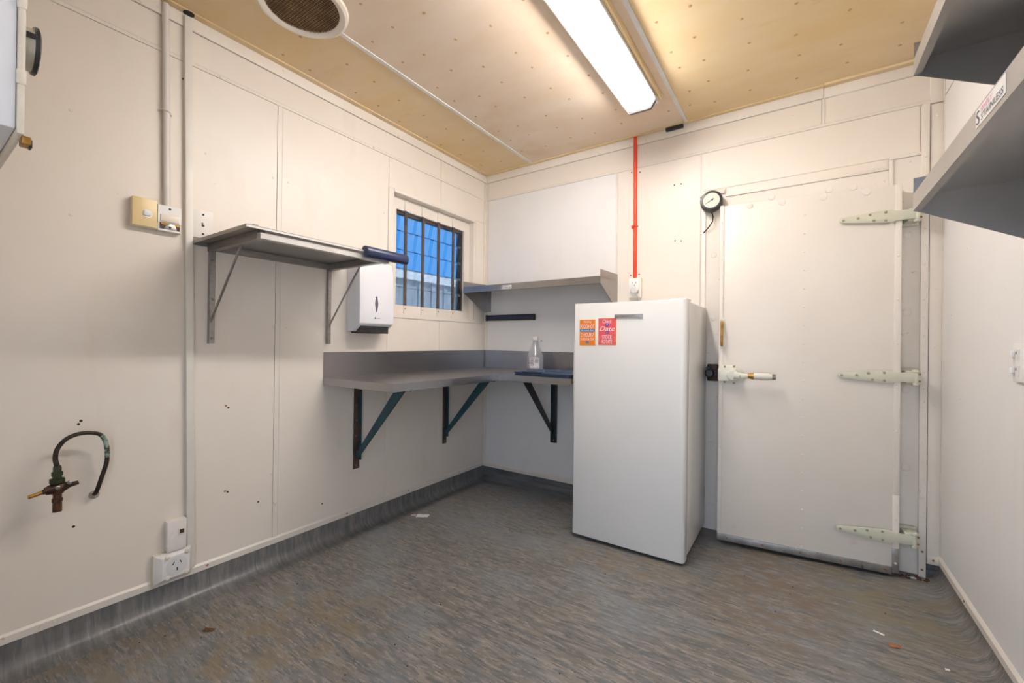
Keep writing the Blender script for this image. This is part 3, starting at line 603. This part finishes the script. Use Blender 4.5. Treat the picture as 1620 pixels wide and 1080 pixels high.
MB().tube([(.007, -2.153, 2.025), (.014, -2.146, 2.025), (.027, -2.140, 2.025), (.031, -2.131, 2.023), (.026, -2.121, 2.021), (.012, -2.116, 2.021), (.007, -2.108, 2.020)], .0035, 8).build('saddle_clip', trim_m, pc)
for y in (-2.152, -2.109): piece(scr, 'screw', (.006, y, 2.024 if y < -2.13 else 2.02), pc, FX)
MB().lathe([(.020, 0), (.020, .001)], (.028, -2.062, H - .007), (0, 0, 1), 20, 1).build('cable_hole', dark_m).name = 'cable_hole'
tag(bpy.data.objects['cable_hole'], 'dark ragged hole in the ceiling edge above the cable duct', 'hole')

sw = empty('light_switch', (.02, -2.197, 1.537), 'yellowed square light switch left of the pipe', 'switch')
B(.004, .028, -2.236, -2.157, 1.538, 1.650).build('back_box', creamp_m, sw, bev=.003); B(.028, .036, -2.235, -2.158, 1.541, 1.650).build('face_plate', yel_m, sw, bev=.002)
MB().lathe([(.0165, 0), (.0160, .0015)], (.036, -2.190, 1.592), (1, 0, 0), 24).build('rocker_surround', white_m, sw); B(.037, .042, -2.201, -2.180, 1.583, 1.602).build('rocker', white_m, sw, bev=.002)
io = empty('broken_switch', (.02, -2.114, 1.535), 'broken white switch plate with exposed contacts under the pipe', 'switch')
B(.004, .026, -2.157, -2.077, 1.536, 1.640).build('back_box', creamp_m, io, bev=.003)
m = MB(); m.box(.026, .031, -2.155, -2.078, 1.572, 1.640); m.box(.026, .031, -2.155, -2.078, 1.538, 1.545); m.build('face_plate', white_m, io, smooth=0)
B(.027, .036, -2.148, -2.085, 1.575, 1.604).build('raised_label', creamp_m, io, bev=.003); B(.0255, .028, -2.148, -2.082, 1.546, 1.570).build('open_cavity', M('cavity', (.05, .03, .02)), io)
for a, b_ in ((-2.145, -2.122), (-2.105, -2.083)): B(.028, .031, a, b_, 1.563, 1.569).build('contact', brass_m, io)
MB().prism([(-2.136, 1.546), (-2.092, 1.546), (-2.100, 1.566), (-2.114, 1.571), (-2.128, 1.566)], 'x', .028, .032).build('metal_tongue', dsteel_m, io, bev=.001)
piece(hole, 'screw_hole', (.0315, -2.117, 1.628), io, FX); piece(hole, 'screw_hole', (.0322, -2.116, 1.554), io, FX)
s2 = empty('toggle_switch', (.015, -1.996, 1.536), 'cream toggle switch plate just above the wall shelf', 'switch')
B(.004, .015, -2.040, -1.962, 1.537, 1.658).build('back_box', creamp_m, s2, bev=.002); B(.015, .021, -2.035, -1.960, 1.538, 1.656).build('face_plate', M('ivory_plate', (.78, .75, .70), (.75, .71, .65), .4, scale=9), s2, bev=.0015)
B(.020, .0215, -2.003, -1.993, 1.587, 1.604).build('slot', dark_m, s2); B(.021, .030, -2.000, -1.994, 1.594, 1.603).build('toggle', creamp_m, s2, bev=.001)
for z in (1.638, 1.556): piece(hole, 'screw', (.0212, -1.998, z), s2, FX)
te = empty('phone_socket', (.02, -2.066, .236), 'small white data socket box above the power point', 'socket')
B(.004, .036, -2.112, -2.0445, .239, .362).build('box', M('socket_white', (.80, .76, .72), (.77, .72, .67), .4, scale=12, layers=[((.45, .28, .12), 40, (1, 1, 1), .62, .74, .7)]), te, bev=.004)
B(.036, .037, -2.103, -2.088, .290, .299).build('label_window', white_m, te); B(.036, .038, -2.076, -2.052, .298, .326).build('jack_surround', creamp_m, te, bev=.0005)
B(.0375, .0385, -2.071, -2.056, .304, .321).build('jack', rustdark_m, te)
po = empty('power_point', (.02, -2.09, .118), 'square power point with round three-pin socket on the skirting', 'socket')
MB().prism([(-2.152, .118), (-2.026, .118), (-2.026, .237), (-2.152, .237)], 'x', .004, .026).build('back_box', creamp_m, po, bev=.003)
m = MB(); o_ = [(-2.150, .120), (-2.028, .120), (-2.028, .235), (-2.150, .235)]; i_ = [(-2.128, .136), (-2.036, .136), (-2.036, .222), (-2.128, .222)]
m.add([(.026, a, b_) for a, b_ in o_] + [(.042, a, b_) for a, b_ in i_], [(3, 2, 1, 0), (4, 5, 6, 7)] + [(j, (j+1) % 4, 4 + (j+1) % 4, 4 + j) for j in range(4)])
m.build('bevelled_face', M('socket_face', (.80, .77, .74), (.77, .73, .69), .4, scale=12), po, bev=.002)
MB().lathe([(.036, 0), (.036, .001), (.033, .0015)], (.042, -2.080, .180), (1, 0, 0), 28).build('socket_ring', M('socket_grey', (.70, .69, .67)), po)
for dy, dz, rot in ((-.012, .012, .5), (.012, .012, -.5), (0, -.014, 0)):
    c = Vector((.0437, -2.080 + dy, .180 + dz)); a = Vector((0, math.sin(rot), math.cos(rot))) * .0065; b_ = Vector((0, math.cos(rot), -math.sin(rot))) * .0016
    MB().add([c - a - b_, c + a - b_, c + a + b_, c - a + b_] + [q_ + X * .0006 for q_ in (c - a - b_, c + a - b_, c + a + b_, c - a + b_)], [(3, 2, 1, 0), (4, 5, 6, 7), (0, 1, 5, 4), (1, 2, 6, 5), (2, 3, 7, 6), (3, 0, 4, 7)]).build('pin_slot', dark_m, po, smooth=0)
for y, z in ((-2.112, .222), (-2.046, .226), (-2.112, .138), (-2.046, .140)): MB().lathe([(.008, 0), (.008, .006), (.005, .008)], (.040, y, z), (1, 0, 0), 10).build('screw_cover', creamp_m, po)

# gas tap
def smooth_path(P, n=5):
    P = [Vector(p) for p in P]; o = []
    for i in range(len(P) - 1):
        a, b_, c, d = P[max(i-1, 0)], P[i], P[i+1], P[min(i+2, len(P)-1)]
        for k in range(n):
            t = k / n; o.append(.5 * (2*b_ + (c - a) * t + (2*a - 5*b_ + 4*c - d) * t*t + (3*b_ - a - 3*c + d) * t**3))
    return o + [P[-1]]
gt = empty('gas_tap', (.09, -2.43, .52), 'old brown gas tap with brass lever on a bent copper pipe', 'gas tap')
gp = [(.002, -2.323, .532), (.030, -2.322, .545), (.048, -2.312, .60), (.055, -2.300, .66), (.058, -2.303, .72), (.060, -2.318, .755), (.063, -2.345, .768), (.067, -2.378, .770), (.072, -2.408, .758), (.077, -2.428, .732), (.080, -2.434, .70), (.083, -2.430, .672), (.085, -2.430, .650)]
MB().tube(smooth_path(gp), .0068, 12).build('pipe', M('black_copper', (.02, .014, .010), (.045, .03, .02), .5, .4, scale=60), gt)
MB().tube(smooth_path(gp)[16:26], .0072, 12).build('patina_sleeve', pat_m, gt)
MB().lathe([(.016, 0), (.013, .005), (.006, .008)], (.003, -2.323, .530), (1, 0, 0), 14).build('putty_collar', putty_m, gt)
MB().lathe([(.010, .052), (.011, .046), (.011, .034), (.015, .032), (.015, .020), (.012, .019), (.012, .012), (.020, .010), (.020, -.004), (.014, -.006)], (.086, -2.430, .622), (0, 0, 1), 6).build('union_nuts', verd_m, gt)
MB().tube([(.088, -2.458, .596), (.088, -2.440, .600), (.088, -2.420, .602), (.088, -2.402, .604)], [.012, .018, .018, .011], 12).build('valve_body', copper_m, gt)
MB().lathe([(.017, .008), (.020, 0), (.016, -.016), (.011, -.020), (.011, -.032), (.0135, -.034), (.0135, -.044), (.0115, -.046), (.0115, -.078)], (.088, -2.429, .600), (0, 0, 1), 14).build('outlet_stub', M('brown_brass', (.05, .025, .012), (.12, .05, .022), .5, .5, scale=40), gt)
MB().tube([(.100, -2.452, .602), (.104, -2.470, .598), (.106, -2.497, .592)], [.0070, .0065, .0060], 10).build('lever', brass_m, gt)
MB().tube([(.102, -2.432, .606), (.104, -2.446, .604), (.104, -2.466, .599)], [.010, .010, .008], 10).build('lever_socket', copper_m, gt)
MB().tube([(.09, -2.412, .603), (.095, -2.395, .606), (.097, -2.380, .609)], [.010, .008, .0065], 10).build('spindle', copper_m, gt)
for y, z in ((-2.432, .606), (-2.404, .617)): MB().lathe([(.007, 0), (.007, .006), (.004, .008)], (.106, y, z), (1, 0, 0), 8).build('bolt', dsteel_m, gt)

# back wall conduit and outlet
rc = empty('red_conduit', (1.25, -.016, 1.537), 'bright red conduit pipe dropping from ceiling to outlet', 'conduit')
MB().tube([(1.249, -.016, 1.535), (1.247, -.016, 1.9), (1.241, -.016, H)], .0118, 16).build('pipe', red_m, rc)
MB().box(1.222, 1.232, -.02, -.004, 1.866, 1.884).tube([(1.232, -.012, 1.875), (1.240, -.030, 1.875), (1.256, -.030, 1.875), (1.262, -.012, 1.875)], .0045, 8).build('saddle_clip', red_m, rc)
MB().lathe([(.012, 0), (.011, .004)], (1.272, -.004, 1.866), (0, -1, 0), 14).build('clip_base', white_m, rc)
ou = empty('wall_outlet', (1.25, -.02, 1.405), 'white power outlet at the foot of the red pipe', 'socket')
B(1.215, 1.293, -.026, -.004, 1.408, 1.535).build('back_box', creamp_m, ou, bev=.003); B(1.214, 1.284, -.034, -.026, 1.410, 1.535).build('face_plate', white_m, ou, bev=.002)
for dx, r in ((-.010, .4), (.010, -.4), (0, 0)):
    B(1.250 + dx - .0015, 1.250 + dx + .0015, -.0348, -.034, (1.505 if dx else 1.488) - .005, (1.505 if dx else 1.488) + .005).build('pin_slot', dark_m, ou, smooth=0)
for z in (1.494, 1.445): B(1.219, 1.230, -.037, -.034, z - .006, z + .006).build('rocker', white_m, ou, bev=.001)
pp = empty('power_plug', (1.255, -.05, 1.40), 'round grey plug and cord in the wall outlet', 'plug')
MB().lathe([(.024, 0), (.026, .006), (.024, .026), (.016, .032)], (1.256, -.034, 1.452), (0, -1, 0), 24).build('plug_body', M('plug_grey', (.60, .59, .57), rough=.4), pp)
MB().tube([(1.262, -.055, 1.440), (1.276, -.056, 1.425), (1.284, -.045, 1.405), (1.288, -.012, 1.33), (1.288, -.012, .9), (1.288, -.012, .5)], .0038, 8).build('cord', M('cord_grey', (.62, .60, .57), rough=.5), pp)

# right wall double outlet
dg_ = empty('double_outlet', (2.68, -.9, 1.01), 'white double power outlet on the right wall', 'socket')
B(2.676, 2.686, -.955, -.838, 1.008, 1.122).build('face_plate', white_m, dg_, bev=.003)
for z in (1.090, 1.042):
    B(2.668, 2.676, -.856, -.844, z - .010, z + .010).build('rocker', white_m, dg_, bev=.002); B(2.6745, 2.6765, -.89, -.864, z - .018, z + .014).build('socket_face', strip_m, dg_)
    B(2.6738, 2.6748, -.872, -.869, z, z + .008).build('pin_slot', dark_m, dg_, smooth=0)

# ------------------------------------------------------------------ fridge
FX0, FX1, FY0, FY1 = 1.082, 1.686, -.568, -.022
fb = fz(1.38)
fr = empty('fridge', (1.384, -.30, fb), 'white upright single-door fridge beside the insulated door', 'fridge')
B(FX0 + .012, FX1 - .002, FY0 + .075, FY1, fb + .030, 1.325).build('cabinet', fridge_m, fr, bev=.008, seg=3)
B(FX0 + .02, FX1 - .01, FY0 + .062, FY0 + .076, fb + .045, 1.318).build('door_gasket', M('gasket', (.42, .42, .41), rough=.6), fr)
m = MB(); P = [(FX0, FY0 + .062), (FX0, FY0 + .014), (FX0 + .004, FY0 + .004), (FX0 + .012, FY0)]
for k in range(1, 8): pass
P += [(FX1 - .022, FY0)] + [(FX1 - .022 + .022 * math.sin(a), FY0 + .022 - .022 * math.cos(a)) for a in (math.radians(15 * k) for k in range(1, 7))] + [(FX1, FY0 + .062)]
m.prism(P, 'z', .036, 1.330); dd = m.build('door', fridge_m, fr, bev=.003, seg=2)
# scooped grip on the left edge of the door
gp = MB(); poly = [(.82, .002), (.90, .010), (1.04, .012), (1.13, .005), (1.155, 0), (1.155, -.004), (.52, -.004), (.52, 0), (.62, .006)]
gp.prism([(-.568 + .034, 0)], 'x', 0, 0) if 0 else None
gp = MB(); zz = [.56, .62, .72, .84, .96, 1.06, 1.13, 1.155]; dx = [0, .003, .007, .010, .012, .011, .007, 0]
vv = []; ff = []
for z, d in zip(zz, dx): vv += [(FX0 - d, FY0 + .030, z), (FX0 - d * .6, FY0 + .016, z), (FX0 + .004, FY0 + .012, z), (FX0 + .004, FY0 + .050, z)]
for k in range(len(zz) - 1):
    for j in range(4): ff.append((4*k + j, 4*k + (j+1) % 4, 4*k + 4 + (j+1) % 4, 4*k + 4 + j))
ff += [(3, 2, 1, 0), tuple(4 * (len(zz) - 1) + j for j in range(4))]
gp.add(vv, ff).build('grip', fridge_m, dd)
B(FX1 - .085, FX1 - .004, FY0 + .02, FY0 + .12, 1.325, 1.338).build('hinge_cover', white_m, fr, bev=.004)
bd = B(1.322, 1.472, FY0 - .005, FY0 + .001, 1.243, 1.264).build('badge', M('badge_silver', (.36, .35, .34), (.42, .41, .40), .4, .5, scale=60), dd, bev=.001)
lettering('Fisher & Paykel', (1.396, FY0 - .005, 1.254), X, Z, .072, .008, ink_m, bd)
B(FX0 + .03, FX1 - .03, FY0 + .07, FY0 + .09, fb + .008, fb + .032).build('kick_plate', black_m, fr)
for x in (FX0 + .06, FX1 - .035):
    for y in (FY0 + .06, FY1 - .05): MB().lathe([(.020, 0), (.020, .012), (.012, .014), (.012, .032)], (x, y, fz(x)), (0, 0, 1), 14).build('foot', black_m, fr)
# magnets
def card(x0, x1, za, zb, mat, lab):
    c = empty('fridge_magnet', ((x0 + x1) / 2, FY0 - .001, za), lab, 'magnet', 'magnets on the fridge door')
    B(x0, x1, FY0 - .0018, FY0 - .0002, za, zb).build('backing', edge_m, c, bev=.0006, seg=1); B(x0 + .002, x1 - .003, FY0 - .0024, FY0 - .0017, za + .003, zb - .002).build('print', mat, c)
    return c
yy = FY0 - .0026
def tx(t, x, z, w, h, m, p, sh=0, nm='lettering'): return lettering(t, (x, yy, z), X, Z, w, h, m, p, nm, .0004, sh)
c1 = card(1.1185, 1.2135, 1.096, 1.240, orange_m, 'orange food safety magnet on the fridge door'); cx = 1.166
tx('Holding', cx, 1.226, .048, .016, wink_m, c1, .3); tx('FOOD HOT', cx, 1.201, .082, .023, wink_m, c1)
B(1.1205, 1.2105, FY0 - .0028, FY0 - .0022, 1.172, 1.187).build('blue_band', teal_ink, c1)
lettering('for more than', (cx, FY0 - .0029, 1.1795), X, Z, .074, .009, wink_m, c1, 'lettering', .0003, .3)
tx('2 HOURS?', cx, 1.155, .074, .022, wink_m, c1); tx('CHECK THE TEMP', cx, 1.131, .080, .014, wink_m, c1)
B(cx - .010, cx + .010, FY0 - .0028, FY0 - .0022, 1.108, 1.119).build('emblem', teal_ink, c1)
c2 = card(1.2295, 1.333, 1.099, 1.246, coral_m, 'coral red stock rotation magnet on the fridge door'); cx = 1.281
tx('Check', cx, 1.228, .052, .019, wink_m, c2, .3)
MB().lathe([(.010, 0), (.010, .0005)], (cx, FY0 - .0024, 1.2085), (0, -1, 0), 24).build('purple_disc', purple_ink, c2)
lettering('THE', (cx, FY0 - .003, 1.2085), X, Z, .011, .007, wink_m, c2, 'lettering', .0003)
tx('Date', cx, 1.188, .088, .024, wink_m, c2, .35)
B(cx - .008, cx + .008, FY0 - .0028, FY0 - .0022, 1.161, 1.174).build('purple_square', purple_ink, c2)
lettering('&', (cx, FY0 - .003, 1.1675), X, Z, .007, .008, wink_m, c2, 'lettering', .0003)
tx('STOCK', cx, 1.143, .056, .021, wink_m, c2); tx('ROTATE', cx, 1.118, .058, .021, wink_m, c2)
for s_ in (-1, 1):
    MB().tube([(cx + s_ * (.036 + .009 * math.cos(a)), yy - .0002, 1.130 + .017 * math.sin(a)) for a in [math.radians(-70 + 14 * k) for k in range(11)]], .0007, 5).build('curved_arrow', edge_m, c2)

# ------------------------------------------------------------------ tray and bottle on the bench
ty = empty('serving_tray', (.86, -.37, ZT), 'shallow blue-grey tray on the bench beside the fridge', 'tray')
tx0, tx1, ty0, ty1 = .655, 1.055, -.560, -.185
B(tx0 + .012, tx1 - .012, ty0 + .012, ty1 - .012, ZT + .0005, ZT + .006).build('base', tray_m, ty)
def rr(i, n=6):
    r = .030; o = []
    for cx_, cy_, a0 in ((tx1 - i - r, ty1 - i - r, 0), (tx0 + i + r, ty1 - i - r, 90), (tx0 + i + r, ty0 + i + r, 180), (tx1 - i - r, ty0 + i + r, 270)):
        for k in range(n + 1): a = math.radians(a0 + 90 * k / n); o.append((cx_ + r * math.cos(a), cy_ + r * math.sin(a)))
    return o
prs = [(.012, .0008), (0, .021), (.004, .0225), (.010, .020), (.018, .006)]; vv = []; ff = []
for i, h in prs: vv += [(x, y, ZT + h) for x, y in rr(i)]
nR = len(rr(0))
for k in range(len(prs) - 1):
    for j in range(nR): ff.append((k*nR + j, k*nR + (j+1) % nR, (k+1)*nR + (j+1) % nR, (k+1)*nR + j))
MB().add(vv, ff).build('rim', tray_m, ty)
B(.735, .865, ty0 - .001, ty0 + .016, ZT + .017, ZT + .026).build('grip', M('tray_dark', (.012, .02, .04), rough=.4), ty, bev=.002)
bo = empty('spray_bottle', (.555, -.115, ZT), 'translucent plastic spray bottle without its trigger', 'bottle')
bp = [(.050, .002), (.058, .008), (.060, .03), (.060, .100), (.057, .115), (.046, .135), (.034, .165), (.024, .195), (.019, .215), (.019, .226)]
MB().lathe(bp, (.555, -.115, ZT), (0, 0, 1), 28).build('body', bottle_m, bo, smooth=60)
MB().lathe([(.047, .004), (.0555, .010), (.0555, .018)], (.555, -.115, ZT), (0, 0, 1), 24).build('liquid', liquid_m, bo)
MB().lathe([(.021, .222), (.022, .224), (.022, .244), (.019, .247)], (.555, -.115, ZT), (0, 0, 1), 20).build('cap', white_m, bo)
# wrapped label facing the room
m = MB(); vv = []; ff = []; r = .0608; a0, a1 = math.radians(-98), math.radians(-30); n_ = 10
for k in range(n_ + 1):
    a = a0 + (a1 - a0) * k / n_; vv += [(.555 + r * math.cos(a), -.115 + r * math.sin(a), ZT + .022), (.555 + r * math.cos(a), -.115 + r * math.sin(a), ZT + .098)]
for k in range(n_): ff.append((2*k, 2*k + 2, 2*k + 3, 2*k + 1))
lb = m.add(vv, ff).build('label', paper_m, bo)
for z, u0, u1 in ((.090, .05, .9), (.080, .1, .45), (.074, .1, .42), (.066, .1, .45), (.058, .1, .40), (.050, .1, .45), (.040, .1, .42), (.078, .55, .92), (.070, .55, .9), (.062, .55, .88)):
    m = MB(); vv = []; ff = []; r_ = .0612
    for k in range(5):
        a = a0 + (a1 - a0) * (u0 + (u1 - u0) * k / 4); vv += [(.555 + r_ * math.cos(a), -.115 + r_ * math.sin(a), ZT + z), (.555 + r_ * math.cos(a), -.115 + r_ * math.sin(a), ZT + z + .003)]
    for k in range(4): ff.append((2*k, 2*k + 2, 2*k + 3, 2*k + 1))
    m.add(vv, ff).build('print_line', ink_m, lb)

# ------------------------------------------------------------------ appliance cut off by the left edge of the frame
ap = empty('wall_appliance', (.62, -2.88, 1.485), 'white appliance box with a round dial at the photo left edge', 'appliance')
B(.30, .950, YF + .002, -2.624, 1.487, 2.02).build('casing', M('appliance_white', (.78, .79, .82), (.75, .76, .79), .35, scale=4), ap, bev=.006)
B(.295, .953, -2.624, -2.614, 1.480, 2.025).build('front_frame', creamp_m, ap, bev=.003)
MB().lathe([(.038, 0), (.040, .014)], (.895, -2.614, 1.666), (0, 1, 0), 32).build('dial_body', M('dial_grey', (.50, .49, .43), (.55, .53, .46), .4, scale=20), ap)
MB().lathe([(.043, .014), (.0445, .016), (.0445, .020), (.040, .022)], (.895, -2.614, 1.666), (0, 1, 0), 32).build('dial_rim', black_m, ap)
MB().box(.924, .936, -2.6136, -2.6005, 1.672, 1.682).build('dial_mark', black_m, ap)
B(.915, .946, -2.617, -2.6045, 1.466, 1.481).build('catch', brass_m, ap, bev=.002); B(.92, .940, -2.606, -2.6025, 1.463, 1.478).build('catch_clip', black_m, ap, bev=.001)
for z in (1.585, 1.725): B(.946, .9545, -2.6255, -2.6125, z - .014, z + .014).build('hinge_clip', creamp_m, ap, bev=.003)

# ------------------------------------------------------------------ litter on the floor
def scrap(name, x, y, w, d, rot, mat, lab, cat, lift=.0006, curl=.002):
    c = Vector((x, y, fz(x) + lift)); a = Vector((math.cos(rot), math.sin(rot), 0)); b_ = Vector((-math.sin(rot), math.cos(rot), 0)); vv = []
    for s_ in (0, .0008):
        for (u, v, h) in ((-.5, -.5, 0), (0, -.55, curl), (.5, -.4, .0002), (.55, .4, curl), (0, .5, 0), (-.5, .45, curl)): vv.append(c + a * u * w + b_ * v * d + Z * (h + s_))
    o = MB().add(vv, [(5, 4, 3, 2, 1, 0), (6, 7, 8, 9, 10, 11)] + [(j, (j+1) % 6, 6 + (j+1) % 6, 6 + j) for j in range(6)]).build(name, mat, smooth=0)
    return tag(o, lab, cat)
scrap('paper_scrap', .175, -.84, .075, .045, .55, paper_m, 'pale rectangular paper label lying near the window wall', 'litter')
scrap('paper_scrap', .120, -.865, .030, .018, .9, M('pink_paper', (.62, .30, .32), (.7, .6, .6), .8, scale=90), 'tiny pink paper scrap left of the paper label', 'litter')
scrap('dead_leaf', 2.436, -.705, .034, .018, .2, leaf_m, 'small rust-brown leaf scrap nearest the right wall', 'litter')
scrap('paper_chip', 2.398, -.645, .032, .008, -.4, white_m, 'white sliver of paper beside the brown scrap', 'litter')
scrap('paper_chip', 2.560, -.755, .012, .008, .1, white_m, 'tiny white chip near the right upstand', 'litter')
scrap('dead_leaf', .30, -2.06, .040, .018, .5, M('burnt_scrap', (.05, .02, .01), (.18, .08, .02), .8, scale=120), 'dark curled scrap on the floor below the power point', 'litter')
scrap('paint_flake', 2.585, -.055, .030, .016, .3, white_m, 'white paint flake at the foot of the hinge side frame', 'litter')
dirt = MB()
for k in range(60):
    x = 2.53 + .15 * random.random(); y = -.04 - .03 * random.random(); s_ = random.uniform(.002, .006)
    dirt.box(x - s_, x + s_, y - s_, y + s_, fz(x) - .001, fz(x) + random.uniform(.002, .007))
dirt = dirt.build('dirt_crumbs', M('crumb_brown', (.06, .025, .012), (.14, .06, .03), .9, scale=60)); tag(dirt, 'dark crumbs of dirt in the corner beside the door frame', 'dirt', kind='stuff')
sp = MB()
for k in range(90):
    x = random.uniform(.12, 2.55); y = random.uniform(-2.3, -.15); s_ = random.uniform(.0012, .003)
    if 1.05 < x < 1.7 and y > -.58: continue
    sp.box(x - s_, x + s_, y - s_ * .6, y + s_ * .6, fz(x) - .001, fz(x) + .0015)
sp = sp.build('floor_specks', M('speck_dark', (.03, .02, .015), (.5, .47, .44), .9, scale=3, lo=.56, hi=.58)); tag(sp, 'tiny specks of dirt scattered over the vinyl floor', 'dirt', kind='stuff')
